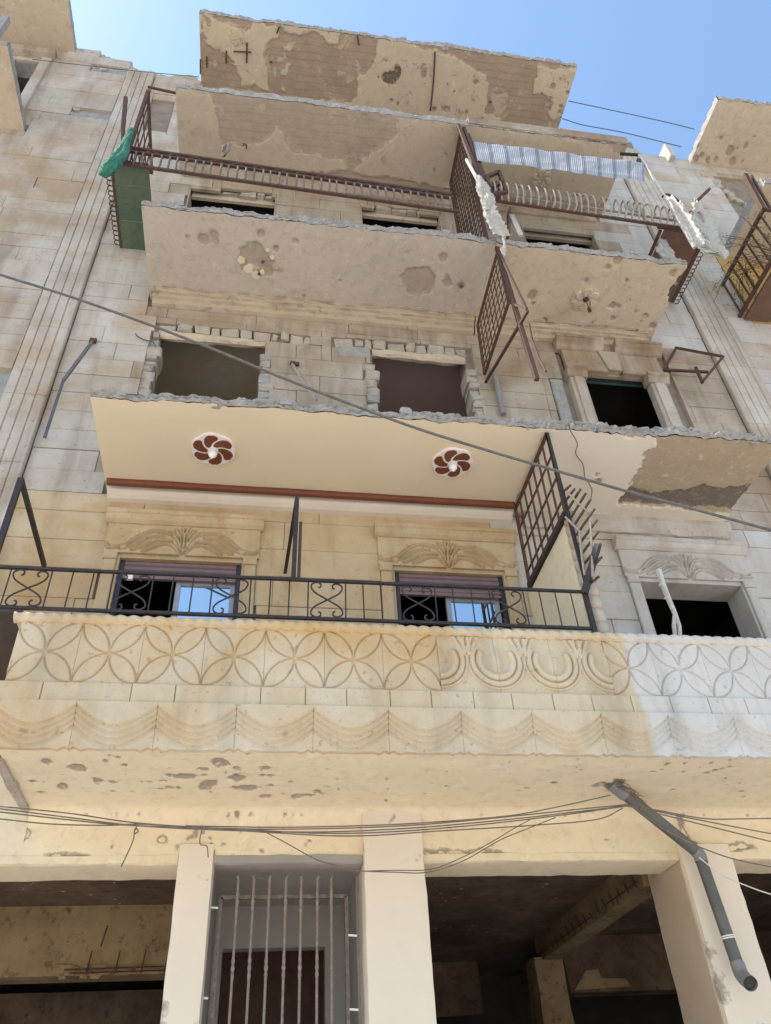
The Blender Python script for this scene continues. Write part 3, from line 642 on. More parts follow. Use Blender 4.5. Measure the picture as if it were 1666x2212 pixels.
def ushape(centres):
    def f(X, Zz):
        H = np.full(X.shape, .004)
        for cx in centres:
            cz = zc+.02; dx, dz = (X-cx), (Zz-cz); r_ = np.hypot(dx*.96, dz*.92); an = np.abs(np.arctan2(dx, -dz))
            fade = np.clip((2.35-an)/.25, 0, 1)
            for r0, r1, hg in ((.098, .145, .034), (.149, .188, .026), (.193, .212, .016)):
                mid, hw = (r0+r1)/2, (r1-r0)/2
                H = np.maximum(H, (.004+hg*np.clip(1-((r_-mid)/hw)**2, 0, 1)**.5)*fade)
            td = np.hypot(dx*1.9, np.where(dz > 0, dz*.8, dz*1.0)); H = np.maximum(H, .004+.020*np.clip(1-(td/.10)**2, 0, 1))
            for sgn in (-1, 1):                 # palmettes between
                px = cx+sgn*.235; ddx, ddz = X-px, Zz-(zc+.06)
                for kk in (-1, 0, 1):
                    ex = ddx-kk*.45*np.clip(ddz, 0, .2); w_ = .014+.05*np.clip(ddz, 0, .3)
                    H = np.maximum(H, np.where((ddz > 0) & (ddz < .15), .004+.024*np.clip(1-(ex/w_)**2, 0, 1), 0))
        return H
    return f
ux0, ux1 = A(947, 1430, PY).x, A(1312, 1440, PY).x
us = (ux1-ux0)/3; cents = [ux0+us*k for k in range(0, 4)]
cl = CLEAN                        # edge between the yellowed and the cleaned stone
edges = [-1.65]+[n_+sp/2 for n_ in nodes if -1.3 < n_+sp/2 < ux0-.1]+[ux0]
for a, b in zip(edges, edges[1:]): relief('carved_panel', a+.001, b-.001, FZ0, FZ1, circles(nodes, sp), 'carved_left', parapet)
for a, b in zip(cents, cents[1:]): relief('carved_panel', a+.001, b-.001, FZ0, FZ1, ushape(cents), 'carved_left', parapet)
pts_r = [ux1, nodesR[0]+spR*.5, nodesR[1]+spR/2, nodesR[2]+spR/2, nodesR[3]+spR/2, 4.98]
pts_r = sorted(pts_r)
for i, (a, b) in enumerate(zip(pts_r, pts_r[1:])): relief('carved_panel', a+.001, b-.001, FZ0, FZ1, circles(nodesR, spR), 'carved_left' if i == 0 else 'carved_right', parapet)
# plain band of small blocks
rr = random.Random(4); x = -1.69
while x < 4.98:
    L = rr.choice((.28, .29, .3, .56)); b = min(x+L, 4.98)
    MB().block(x+.002, b-.002, PY-.03+rr.uniform(-.003, .003), PY+.03, 4.035, 4.172, .004).build('band_block', 'carved_left' if b <= cl else 'carved_right', parapet); x = b
# cap with a cable moulding
def cap(x0, x1, mat):
    n = int((x1-x0)/.012); k = 9; m_ = MB()
    for i in range(n):
        xx = x0+(x1-x0)*i/(n-1)
        for j in range(k):
            t_ = -math.pi*.62+j/(k-1)*math.pi*1.1; rad = .043+.006*math.sin(xx*2*math.pi/.09+t_*2.2)
            m_.v.append((xx, PY+.0-rad*math.cos(t_), 4.665+rad*.9*math.sin(t_)))
    for i in range(n-1):
        for j in range(k-1): m_.f.append((i*k+j, i*k+j+1, (i+1)*k+j+1, (i+1)*k+j))
    b = len(m_.v); m_.box(x0, x1, PY+.0, PY+.16, 4.66, 4.70)
    return m_.build('cable_moulding_cap', mat, parapet, False)
cap(-1.70, 1.6, 'carved_left'); cap(1.602, 4.98, 'carved_right')
# swagged apron below: four stepped festoons between cusps
cusps = [A(u, v, PY).x for u, v in ((166, 1535), (1583, 1565))]; cs = (cusps[1]-cusps[0])/9; cusps = [cusps[0]+cs*k for k in range(-2, 13)]
def ph(x): return ((x-cusps[0])/cs) % 1.0
def fest(x, k):
    p = abs(ph(x)-.5)*2; return 4.035-.018-.044*k-.115*(1-p**1.75)-.02*(1-p)
def apron(X, Zz):
    H = np.full(X.shape, .048)
    p = np.abs((((X-cusps[0])/cs) % 1.0)-.5)*2
    for k in range(4):
        zl = 4.035-.018-.040*k-.115*(1-p**1.75)-.02*(1-p)
        H = H-.023*np.clip((zl-Zz)/.006, 0, 1)+.013*np.clip((zl-Zz)/.042, 0, 1)
    tri = np.abs(p-1)*cs/2+np.abs(Zz-3.845)*.8
    return np.where(tri < .022, .006+.4*np.clip(.022-tri, 0, .02), H)
def abot(x):
    p = abs(ph(x)-.5)*2
    return 3.728+.018*p**2 - (.016*max(0, 1-abs(p-.72)/.16)) - (.018*max(0, 1-(1-p)/.10))
aps = [-1.66]+[c for c in cusps if -1.5 < c < 4.9]+[4.98]
for a, b in zip(aps, aps[1:]):
    for q0, q1 in ([(a, b)]):
        relief('swag_panel', q0+.001, q1-.001, 3.76, 4.033, apron, 'carved_left' if (q0+q1)/2 < cl else 'carved_right', parapet, zbot=abot)
# left return of the parapet
MB().box(-1.645, -1.60, PY+.035, 0.0, S0+.02, 4.64).build('parapet_return', 'carved_left', parapet)
MB().box(-1.6, 4.98, PY+.14, 0.04, 3.86, 3.97).build('balcony_floor', 'concrete', house)

# ---- underside of the first balcony and the beam over the shops, pitted by shrapnel
def plate_pits(name, mat, f, us, vs, pits, polys, parent, deepen=0.02, wob=.012, smooth=True):
    """f(a, b) -> (point, inward normal); pits given in the (a, b) parameters"""
    n, k = len(us), len(vs); P2 = np.array([(a, b) for a in us for b in vs])
    nz = np.array([fbm(a*9, b*9, 2.2, 3) for a, b in P2]); nl = np.array([fbm(a*2.3, b*2.3, 8.2, 3) for a, b in P2])
    br = np.full(len(P2), -1.0)
    rp = random.Random(12)
    for a, b, r_ in pits: e_ = rp.uniform(.7, 1.35); br = np.maximum(br, r_*(1+.75*nz+.3*nl)-np.hypot((P2[:, 0]-a)*e_, (P2[:, 1]-b)/e_))
    for pl in polys: br = np.maximum(br, sdf(P2, pl)+wob*nz*1.5)
    pos = np.zeros((len(P2), 3))
    for i, (a, b) in enumerate(P2):
        p, nn = f(a, b); dd = deepen*min(1, max(0, br[i]/.03+.25))*(1+.5*nz[i])+.004*nl[i]; pos[i] = Vector(p)+Vector(nn)*dd
    m_ = MB(); m_.grid(pos.reshape(n, k, 3)); m_.attrs = {'bare': br, 'deep': br-.05}
    return m_.build(name, mat, parent, smooth)
def cove(a, b):                                # b runs 0..1.42 from the front edge back and down the beam
    if b < 1.02: return (a, -1.16+b, S0+.004), (0, 0, 1)
    t_ = min(1, (b-1.02)/.20)*math.pi/2; r_ = .125
    y = -.14+r_*math.sin(t_); z = S0+.004-r_*(1-math.cos(t_))
    if b > 1.22: z -= (b-1.22); y = -.015
    return (a, y, z), Vector((0, math.cos(t_)*-0+ math.sin(t_), math.cos(t_)))
def cpar(u, v):
    p = Z(u, v, S0)
    if p.y < -.16: return p.x, p.y+1.16
    q = A(u, v, -.03); return q.x, (1.22+(S0-.12-q.z) if q.z < S0-.12 else 1.12)
pit = []
for ox, oy, k, lst in [(0, 1301.5, .3906, [(440, 912, 45), (250, 878, 34), (545, 990, 28), (640, 995, 40), (1020, 965, 48), (930, 958, 20), (1120, 925, 32), (1225, 888, 50), (1310, 922, 22), (1130, 958, 18), (1300, 972, 45), (1145, 1018, 50), (1360, 1028, 45), (1470, 1075, 28), (185, 993, 18), (345, 1018, 32), (220, 1052, 20), (655, 860, 14), (610, 850, 10), (690, 905, 14), (900, 990, 16), (940, 1028, 14), (990, 1030, 16), (885, 1035, 10), (1500, 962, 14), (1455, 962, 12), (1495, 1015, 16), (1470, 925, 22), (1370, 830, 24), (895, 825, 22), (1640, 1075, 32), (780, 995, 11), (830, 995, 10), (1610, 995, 11), (730, 1050, 9), (625, 1048, 9), (580, 880, 20)]),
                       (542.3, 1301.5, .3906, [(80, 920, 24), (65, 962, 12), (108, 962, 14), (425, 926, 10), (110, 1015, 20), (220, 997, 12), (80, 1075, 30), (270, 1072, 26), (310, 1070, 26), (365, 1050, 22), (485, 1035, 14), (975, 933, 9), (750, 982, 8), (1000, 1003, 8), (960, 1062, 9), (745, 1100, 11), (450, 832, 14), (1085, 1022, 9), (1530, 1030, 10)]),
                       (1030.4, 1301.5, .3815, [(435, 1025, 24), (1080, 920, 18), (1210, 885, 16), (1180, 915, 11), (1300, 970, 14), (1345, 958, 16), (1390, 945, 14), (1450, 890, 26), (1430, 935, 14), (1410, 1000, 14), (285, 1055, 11), (1150, 862, 14), (1000, 962, 12), (1050, 948, 10), (1500, 1075, 14), (1330, 912, 10), (130, 870, 9), (570, 892, 8), (740, 1035, 62), (790, 1020, 50), (600, 1100, 8)])]:
    for a, b, r_ in lst: pit.append((*cpar(ox+k*a, oy+k*b), r_*.00125))
for a, b, r_ in [(95, 240, 25), (715, 265, 16), (993, 288, 14), (1158, 320, 16), (1335, 187, 9), (1295, 172, 10), (1260, 160, 13), (1115, 203, 8), (515, 203, 9), (1065, 233, 8), (1370, 272, 6), (1050, 158, 14), (1010, 155, 12)]: pit.append((*cpar(.488*a, 1681+.488*b), r_*.0016))
for a, b, r_ in [(1015, 343, 6), (935, 400, 7), (850, 270, 7), (515, 290, 6), (1580, 282, 6), (600, 300, 5)]: pit.append((*cpar(759.2+.5443*a, 1626.9+.5443*b), r_*.0019))
for a, b, r_ in [(800, 290, 12), (790, 305, 14), (830, 262, 16), (868, 240, 16), (900, 235, 14), (925, 262, 12), (850, 255, 12), (945, 330, 16), (935, 290, 8)]: pit.append((*cpar(.488*a, 1681+.488*b), r_*.0014))
for k in range(60): pit.append((*cpar(rnd.uniform(40, 1640), rnd.uniform(1635, 1735)), rnd.uniform(.004, .012)))
for k in range(30): pit.append((*cpar(rnd.uniform(40, 1640), rnd.uniform(1760, 1830)), rnd.uniform(.004, .011)))
cz8 = lambda *p: [cpar(759.2+.5443*a, 1626.9+.5443*b) for a, b in p]
cz7 = lambda *p: [cpar(.488*a, 1681+.488*b) for a, b in p]
polys = [cz8((285, 380), (380, 375), (430, 385), (510, 378), (600, 380), (612, 398), (540, 392), (430, 405), (290, 402)), cz8((1480, 360), (1530, 348), (1600, 360), (1610, 375), (1500, 392)),
         cz7((200, 335), (300, 325), (395, 330), (400, 342), (250, 343)), cz7((975, 350), (1020, 332), (1075, 340), (1060, 350)), cz8((1290, 225), (1340, 222), (1345, 255), (1320, 270), (1345, 345), (1420, 370), (1320, 372), (1310, 300), (1285, 250))]
plate_pits('first_balcony_ceiling', 'cream', cove, np.arange(-1.61, 5.0, .0185), np.arange(0, 1.47, .0185), pit, polys, house)
MB().box(-5.5, 5.4, 0.0, .38, 3.44, S0+.1).build('beam', 'cream', house)
# thin plaster lip along the bottom of the beam
for a, b, c in ((-5.5, -.52, 'cream'), (-.27, .82, 'grey_paint'), (1.28, 3.33, 'cream'), (3.77, 5.4, 'cream')):
    o = extr([(-.02, 3.445), (-.024, 3.392), (.0, 3.386), (.36, 3.386), (.36, 3.45)], a+.002, b-.002, .006, a, .05).build('beam_lip', c, house)
MB().box(-5.5, -1.61, -.015, .0, 3.44, S0+.3).build('beam_face', 'cream', house)
rough_box('broken_end', 'rubble', house, -1.66, -1.60, -1.0, -.05, S0-.02, S0+.09, .05, .03, 3.1, .03)
# columns
for nme, a, b, y0, y1, z1, sd in (('column', -.52, -.27, -.035, .32, 3.52, 1.0), ('column', .82, 1.28, -.07, .34, S0+.01, 2.0), ('column', 3.345, 3.77, -.05, .62, 3.50, 3.0)):
    rough_box(nme, 'column', house, a, b, y0, y1, 0, z1, .035, .007, sd, .009, None, .56)
MB().box(3.335, 3.345, .0, .58, 0, 3.42).build('column_side_render', 'render_brown', house)
# gated entrance between two columns
MB().box(-.275, -.262, -.01, 1.15, 0, 3.40).build('entrance_side_wall', 'grey_paint', house)
MB().box(.80, .83, .3, 1.15, 0, 3.40).build('entrance_side_wall', 'grey_paint', house)
MB().box(-.262, .80, .36, 1.3, 3.386, 3.44).build('entrance_ceiling', 'grey_paint', house)
wall_mesh(-.262, .80, 0, 3.386, [(-.19, .64, -1, 3.07)], 1.15, 1.28).build('entrance_back_wall', 'grey_paint', house)
MB().box(-.262, .80, 2.3, 2.32, 0, 3.4).build('entrance_inner_wall', 'brown_tin', house)
# burnt shops
MB().box(-6, 6.5, .38, 6.0, 3.62, 3.66).build('shop_ceiling', 'shop_soot', house)
MB().box(-6, 6.5, 6.0, 6.1, 0, 3.62).build('shop_back_wall', 'room', house)
MB().box(-6.1, -6, .3, 6, 0, 3.62).build('shop_side_wall', 'room', house); MB().box(6.5, 6.6, .3, 6, 0, 3.62).build('shop_side_wall', 'room', house)
MB().box(-.5, -.27, .34, 6, 0, 3.62).build('shop_partition', 'shop_soot', house); MB().box(.84, 1.1, .35, 6, 0, 3.62).build('shop_partition', 'shop_soot', house)
r_b = random.Random(77)
b1 = rough_box('shop_beam', 'shop_ochre', house, -5.9, -.52, 2.0, 2.3, 3.06, 3.62, .12, .02, 4.0, .03)
rough_box('shop_beam', 'shop_soot', house, -3.9, -.52, 4.2, 4.5, 2.72, 3.3, .08, .03, 5.0, .03)
for k in range(26): rock(MB(), (r_b.uniform(-1.7, -.55), 2.0, r_b.uniform(3.05, 3.13)), r_b.uniform(.03, .10), .02, r_b.uniform(.01, .025), r_b).build('broken_plaster', 'shop_ochre', b1)
b2 = rough_box('shop_beam', 'shop_ochre', house, 3.30, 3.50, .62, 3.75, 3.37, 3.62, .06, .016, 6.0, .012)
xa, xb = A(1158, 2120, 3.6).x, A(1222, 2120, 3.6).x
rough_box('shop_column', 'shop_ochre', house, xa, xb, 3.55, 3.95, 0, 3.4, .08, .02, 7.0, .015)
rough_box('shop_beam', 'shop_soot', house, xb, 6.4, 3.6, 3.9, 3.05, 3.62, .1, .03, 8.0, .05)
MB().add([(xb+.08, 3.575, 3.07), (xb+.75, 3.575, 3.09), (xb+.7, 3.575, 3.17), (xb+.42, 3.575, 3.18), (xb+.4, 3.575, 3.27), (xb+.25, 3.575, 3.26)], [(0, 1, 2, 3, 4, 5)]).build('plaster_remnant', 'shop_ochre', house)
MB().add([(1.2, 4.9, 3.0), (xa-.3, 4.9, 3.05), (xa-.3, 4.9, 3.62), (1.2, 4.9, 3.62)], [(0, 1, 2, 3)]).build('shop_lintel_wall', 'shop_soot', house)
r5 = random.Random(5)
def rebar(p, q, parent=None): return MB().tube([p, q], .006, 5).build('rebar', 'rust', parent or house)
rebar((-1.55, 1.975, 3.10), (-.53, 1.975, 3.11)); rebar((-1.5, 1.98, 3.075), (-.53, 1.98, 3.08))
for x in (-1.36, -1.12, -.9, -.7): rebar((x, 1.965, 3.06), (x+.02, 1.96, 3.24))
rebar((-1.27, 1.95, 3.27), (-1.24, 1.95, 3.44))
for k in range(16):
    y = .75+k*.18; rebar((3.285, y, 3.39), (3.28, y+.05, 3.46+r5.uniform(0, .05)))
rebar((3.28, .7, 3.42), (3.28, 1.5, 3.43)); rebar((3.28, 1.9, 3.42), (3.28, 3.0, 3.43)); rebar((3.28, 3.2, 3.42), (3.28, 3.6, 3.43))
# a few pale flecks of paint still on the sooty ceiling
fl = MB()
for k in range(110):
    x = r5.choice((r5.uniform(-2.2, -.6), r5.uniform(1.3, 3.2))); y = r5.uniform(.6, 3.4); s_ = r5.uniform(.004, .016); t0 = r5.uniform(0, 3)
    fl.add([(x+s_*r5.uniform(.6, 1.6)*math.cos(t0+i*1.26), y+s_*math.sin(t0+i*1.26), 3.614) for i in range(5)], [(0, 1, 2, 3, 4)])
fl.build('paint_flecks', 'wood_white', house, kind='stuff')

# ---- rooms behind the openings
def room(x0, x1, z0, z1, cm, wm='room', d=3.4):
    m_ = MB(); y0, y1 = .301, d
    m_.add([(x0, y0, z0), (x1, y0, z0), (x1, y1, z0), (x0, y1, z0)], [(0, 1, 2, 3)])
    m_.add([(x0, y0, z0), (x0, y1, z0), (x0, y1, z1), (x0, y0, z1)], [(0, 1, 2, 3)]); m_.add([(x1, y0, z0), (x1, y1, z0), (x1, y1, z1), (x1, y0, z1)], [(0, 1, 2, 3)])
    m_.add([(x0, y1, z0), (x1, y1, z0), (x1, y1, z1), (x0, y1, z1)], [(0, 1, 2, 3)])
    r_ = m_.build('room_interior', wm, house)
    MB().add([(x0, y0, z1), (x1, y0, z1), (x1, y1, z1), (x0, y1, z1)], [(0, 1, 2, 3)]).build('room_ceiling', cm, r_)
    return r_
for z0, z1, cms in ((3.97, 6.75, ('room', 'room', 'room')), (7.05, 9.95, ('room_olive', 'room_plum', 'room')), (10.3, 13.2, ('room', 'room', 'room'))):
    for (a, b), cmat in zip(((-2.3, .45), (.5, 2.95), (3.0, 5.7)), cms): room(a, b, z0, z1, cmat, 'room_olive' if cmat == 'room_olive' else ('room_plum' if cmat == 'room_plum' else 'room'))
p = Z(483, 822, 9.95); ring = [(p.x+.33*(1+.06*abs(math.cos(3*t_)))*math.cos(t_), p.y+.33*(1+.06*abs(math.cos(3*t_)))*math.sin(t_)) for t_ in np.linspace(0, 2*math.pi, 49)[:-1]]
MB().add([(x, y, 9.942) for x, y in ring]+[(x, y, 9.951) for x, y in ring], [tuple(range(48))]+[(i, (i+1) % 48, 48+(i+1) % 48, 48+i) for i in range(48)]).build('ceiling_rosette', 'rosette_trace', house)

# ---- dressed stone reveals
def reveals(h, mat, w_=.025, head=True, y0=0.0):
    a, b, c, d = h
    MB().box(a, a+w_, y0, .298, c, d-.002).build('window_reveal', mat, wall); MB().box(b-w_, b, y0, .298, c, d-.002).build('window_reveal', mat, wall)
    if head: MB().box(a+w_, b-w_, y0, .298, d-w_, d-.001).build('window_reveal', mat, wall)
for i, h in enumerate(W1): reveals(h, 'stone_pale' if i == 2 else 'stone_tan')

for h in W3: reveals(h, 'stone', .02, False)

# ---- carved heads of the first floor windows
def pdist(X, Zz, pts):
    d = np.full(X.shape, 9.0)
    for (ax, az), (bx, bz) in zip(pts, pts[1:]):
        ex, ez = bx-ax, bz-az; t_ = np.clip(((X-ax)*ex+(Zz-az)*ez)/(ex*ex+ez*ez+1e-12), 0, 1); d = np.minimum(d, np.hypot(X-ax-t_*ex, Zz-az-t_*ez))
    return d
WING = [[(620, 530), (650, 546), (720, 530), (780, 482), (850, 450), (935, 458)], [(700, 546), (770, 522), (830, 486), (900, 474)], [(760, 552), (830, 520), (880, 500), (945, 500)], [(815, 557), (870, 530), (920, 514), (965, 526), (1000, 562)],
        [(1004, 560), (985, 500), (938, 452)], [(1007, 560), (995, 490), (965, 438)], [(1010, 560), (1010, 480), (1000, 432)]]
def crest(cx, z0, half):
    st = []
    for s_ in WING:
        for sg in (1, -1):
            q = [(cx+sg*(a-1010)/390*half, z0+(568-b)/140*.31) for a, b in s_]; q3 = bez([(a, b, 0) for a, b in q], 5); st.append([(v.x, v.y) for v in q3])
    def f(X, Zz):
        H = np.full(X.shape, .030)
        for s_ in st:
            d = pdist(X, Zz, s_); H += .016*np.exp(-(d/.008)**2)-.017*np.exp(-((d-.017)/.007)**2)
        return H
    return f
def surround(h, mat, shift=0):
    a, b, c, d = h; A0, B0 = a-.13, b+.13; cx = (a+b)/2
    s_ = MB().box(A0+.02, B0-.02, 0.0, .05, 6.12, 6.60).build('window_surround', mat, house)
    relief('carved_lintel', A0, B0, 6.135, 6.47, crest(cx, 6.14, (B0-A0)/2*.99), mat, s_, y=0.0, res=.0055, thick=.0)
    extr([(-.02, 6.47), (-.045, 6.475), (-.075, 6.50), (-.10, 6.545), (-.115, 6.555), (-.115, 6.595), (0.0, 6.60), (0.0, 6.47)], A0-.03, B0+.03, .004, cx, .06).build('lintel_cornice', mat, s_)
    for q0, q1 in ((A0+.02, a), (b, B0-.02)):
        MB().block(q0, q1, -.03, .04, 4.0, 6.06, .008).build('jamb', mat, s_); MB().block(q0-.012, q1+.005, -.042, .04, 6.06, 6.133, .008).build('jamb_capital', mat, s_)
    return s_
for h, mt in zip(W1, ('stone_tan', 'stone_tan', 'stone_pale')): surround(h, mt)

# ---- first floor sliding windows with roller shutters
def sliding(h, pu0, pu1, vtop):
    a, b, c, d = h; a += .026; b -= .026; d -= .027
    w_ = MB(); y = .035
    w_.box(a, a+.045, y, y+.09, c, d); w_.box(b-.045, b, y, y+.09, c, d); w_.box(a+.045, b-.045, y+.02, y+.09, c, c+.05)
    f = w_.build('window', 'frame', house)
    z = d-.005; k = 0
    while z > A(300, vtop, .035).z:
        MB().add([(a+.047, y+.012, z), (b-.047, y+.012, z), (b-.047, y-.002, z-.012), (a+.047, y-.002, z-.012), (b-.047, y-.002, z-.04), (a+.047, y-.002, z-.04), (b-.047, y+.014, z-.052), (a+.047, y+.014, z-.052)], [(0, 1, 2, 3), (3, 2, 4, 5), (5, 4, 6, 7)]).build('shutter_slat', 'shutter', f); z -= .0535; k += 1
    MB().box(a+.046, b-.046, y-.004, y+.03, z-.035, z).build('shutter_rail', 'shutter', f)
    zt = z-.06; x0 = A(pu0, 1290, y+.05).x; x1 = min(A(pu1, 1290, y+.05).x, b-.09)
    sash = MB(); yy = y+.04; sash.box(x0-.045, x0, yy, yy+.04, c+.05, zt+.04); sash.box(x1, x1+.045, yy, yy+.04, c+.05, zt+.04); sash.box(x0, x1, yy, yy+.04, zt, zt+.04); sash.box(x0, x1, yy, yy+.04, c+.05, c+.1)
    sh = sash.build('sash', 'frame_grey', f)
    MB().box(x0, x1, yy+.015, yy+.02, c+.1, zt).build('pane', 'mirror', f)
    return f
sliding(W1[0], 388, 503, 1238)
sliding(W1[1], 972, 1066, 1250)
# wall-mounted latch box on the first shutter
o = MB().box(-1.27, -1.21, .0, .03, 5.86, 5.92).build('latch_box', 'fan_white', house)

# ---- second floor: masonry shot away round the two wide windows
r6 = random.Random(6)
def rubble_row(x0, x1, z0, z1, y=0.02, w=(.10, .26)):
    x = x0
    while x < x1:
        L = min(r6.uniform(*w), x1-x+.04); yy = y+r6.uniform(-.025, .03); MB().block(x+.009, x+L-.009, yy, yy+.09, z0+r6.uniform(-.015, .03), z1-r6.uniform(-.01, .02), .018, .018, r6).build('broken_stone', r6.choice(('rubble', 'stone_left', 'rubble')), wall); x += L
def rubble_col(x, z0, z1, w=.085):
    z = z0
    while z < z1:
        h = r6.uniform(.07, .16); ww = w*r6.uniform(.65, 1.05); xo = x+r6.uniform(-.025, .025); yo = r6.uniform(-.01, .03); MB().block(xo-ww, xo+ww, yo, .27, z+.004, z+h-.004, .018, .014, r6).build('broken_stone', 'rubble' if r6.random() < .7 else 'concrete', wall); z += h
rubble_row(-1.47, .48, 9.475, 9.625, .0); rubble_row(1.12, 2.36, 9.49, 9.655, .0); rubble_row(.66, 1.1, 9.47, 9.645, .0, (.1, .25))
MB().box(.72, 1.10, .0, .05, 9.30, 9.48).build('mortar_patch', 'concrete', wall)
for a, b, sd in ((-1.43, -.18, 1), (1.13, 2.32, 2)):
    extr([(.02, 9.50), (.02, 9.42), (.05, 9.395), (.10, 9.41), (.10, 9.50)], a, b, .016, sd, .05).build('broken_lintel', 'soffit2b', wall)
for x, z1 in ((-1.48, 9.2), (-.14, 9.12), (1.09, 9.15), (2.37, 9.2)): rubble_col(x, 7.6, z1)
rough_box('mortar_patch', 'concrete', wall, 3.38, 3.55, .005, .05, 8.2, 9.18, .05, .012, 2.0, .02)
for q in ((.36, .60, 9.46, 9.62), (.56, .80, 9.64, 9.92)): MB().block(q[0], q[1], -.006, .05, q[2], q[3], .006).build('stone_block', 'stone', wall)

# dressed surround of the narrow window
sv = MB().box(3.62, 5.0, .0, .05, 9.33, 9.95).build('window_surround', 'stone', house)
for a, b in ((3.62, 3.82), (4.70, 4.92)):
    s = MB(); s.block(a, b, -.06, .05, 7.1, 9.19, .008); s.build('jamb', 'stone_left', sv)
    MB().block(a+.05, b-.04, -.085, -.055, 7.1, 9.18, .008).build('jamb_facing', 'stone_left', sv)
    extr([(-.07, 9.19), (-.085, 9.21), (-.11, 9.27), (-.135, 9.29), (-.135, 9.33), (.05, 9.335), (.05, 9.19)], a-.03, b+.04, .004, a, .05).build('jamb_capital', 'stone', sv)
def tz(x0, x1, x2, x3, z0, z1, y, nm): MB().prism([(x0, z0), (x1, z0), (x2, z1), (x3, z1)], y, .03).build(nm, 'stone', sv)
tz(3.62, 4.17, 4.10, 3.62, 9.40, 9.72, -.06, 'lintel_stone'); tz(4.18, 4.36, 4.40, 4.11, 9.36, 9.73, -.085, 'keystone'); tz(4.37, 4.93, 4.93, 4.41, 9.40, 9.72, -.06, 'lintel_stone')
for a, b in ((3.80, 4.17), (4.37, 4.74)): MB().block(a, b, -.075, .05, 9.335, 9.395, .012).build('lintel_moulding', 'stone', sv)
for a, b in ((3.55, 4.20), (4.36, 5.02)):
    extr([(-.05, 9.74), (-.075, 9.755), (-.10, 9.80), (-.15, 9.83), (-.15, 9.87), (-.17, 9.875), (-.17, 9.91), (.02, 9.915), (.02, 9.74)], a, b, .005, a, .05).build('lintel_cornice', 'stone', sv)
ws = MB().box(3.72, 3.76, .18, .22, 7.6, 9.61).build('window', 'frame', house)
for k in range(4): MB().block(3.765, 4.97, .18, .21, 9.56-.05*k, 9.605-.05*k, .008).build('shutter_slat', 'shutter_teal', ws)

# ---- third floor windows: broken heads above a recessed lintel
for i, (a, b, c, d) in enumerate(W3):
    rough_box('recessed_lintel', 'soffit2b' if i < 2 else 'stone', wall, a+.02, b-.02, .10, .15, 12.81 if i < 2 else 12.74, d+.2, .07, .012, i*3.0, .02)
rubble_row(-.98, -.26, 12.89, 12.97); rubble_row(1.32, 1.98, 12.89, 12.96)
for k in range(7): MB().add([(3.85, .10+k*.012, 12.0+k*.055), (4.72, .10+k*.012, 12.02+k*.055), (4.72, .11+k*.012, 12.07+k*.055), (3.85, .11+k*.012, 12.05+k*.055)], [(0, 1, 2, 3)]).build('shutter_slat', 'shutter_teal', house)

# ---- ribbed partition wall between the two first floor balconies
pt = rough_box('partition_wall', 'cream', house, 2.53, 2.65, -1.10, .04, 3.97, 5.87, .08, .006, 3.0, .01)
z = 4.70
while z < 5.86:
    h = .125; n = 6; vs = []
    MB().tube([(2.59, -1.135, z+h*(i/n)) for i in range(n+1)], [.058+.014*math.sin(math.pi*(i/n))**.4 if 0 < i < n else .052 for i in range(n+1)], 14).build('rib_stone', 'stone_left', pt, True); z += h
# stub walls that close the balcony ends against the facade
MB().box(2.52, 2.62, -.25, .04, 7.03, 8.0).build('partition_stub', 'stone_left', house)
MB().box(2.46, 2.56, -.7, .04, 10.29, 10.95).build('partition_stub', 'concrete', house)

# cracked fascia and torn wall at the right end of the third storey
rough_box('slab_fascia', 'stone', house, 2.55, 5.04, -1.235, -1.21, S3+.02, S3+.22, .06, .01, 2.0, .01)
r8 = random.Random(8)
torn = [tuple((A(1247.3+.2513*a, 162.7+.2513*b).x, A(1247.3+.2513*a, 162.7+.2513*b).z)) for a, b in ((330, 860), (245, 1090), (500, 1150), (665, 1180), (590, 1000), (500, 845), (400, 830))]
for k in range(46):
    while True:
        q = (r8.uniform(4.9, 6.4), r8.uniform(11.6, 13.8))
        if sdf(np.array([q]), torn)[0] > -.02: break
    rock(MB(), (q[0], .0, q[1]), r8.uniform(.06, .16), .045, r8.uniform(.06, .13), r8).build('broken_stone', 'concrete' if r8.random() < .6 else 'rubble', wall)

# ================================================================== neighbouring blocks
left = thing('apartment_building', 'grey beige stone block whose wall meets the fluted pilaster by the green tin tray', 'building', (-5, 0, 0))
lw = wall_mesh(-9.5, -2.9, 3.4, 17.1, [(-4.75, -4.3, 15.0, 16.5)], .05, .30).build('wall', 'concrete', left)
def skip_l(x, z, r):
    if x > -3.5 and 14.6 < z < 16.8: return r.random() < .55
    return x > -3.6 and 7.9 < z < 8.7
nl_ = masonry(lw, -5.2, -2.9, 3.4, 17.3, [(-4.75, -4.3, 15.0, 16.5), (-9, -4.0, 14.0, 14.2), (-9, -4.0, 17.05, 17.4)], lambda x, z, r: 'stone_left', 0.29, (1.0, 2.0), 17, skip_l, 0.005, topline)
MB().box(-9.5, -5.2, .0, .05, 3.4, 17.2).build('wall_face', 'stone_left', left)
MB().box(-4.9, -4.2, .55, .6, 14.8, 16.7).build('window_recess', 'room', left); MB().box(-4.9, -4.2, .31, .6, 16.52, 16.7).build('window_recess', 'room', left)  # added dark back panel and lid, standing in for an unlit room
slab('soffit2b', -8.0, -3.88, -1.15, 17.1, .16, seed=31., step=.05, parent=left)
slab('soffit2b', -8.0, -4.02, -1.20, 14.0, .16, seed=37., step=.05, parent=left)
sl_ = MB().box(-4.78, -4.26, .06, .3, 14.95, 15.02).build('window_surround', 'stone', left)
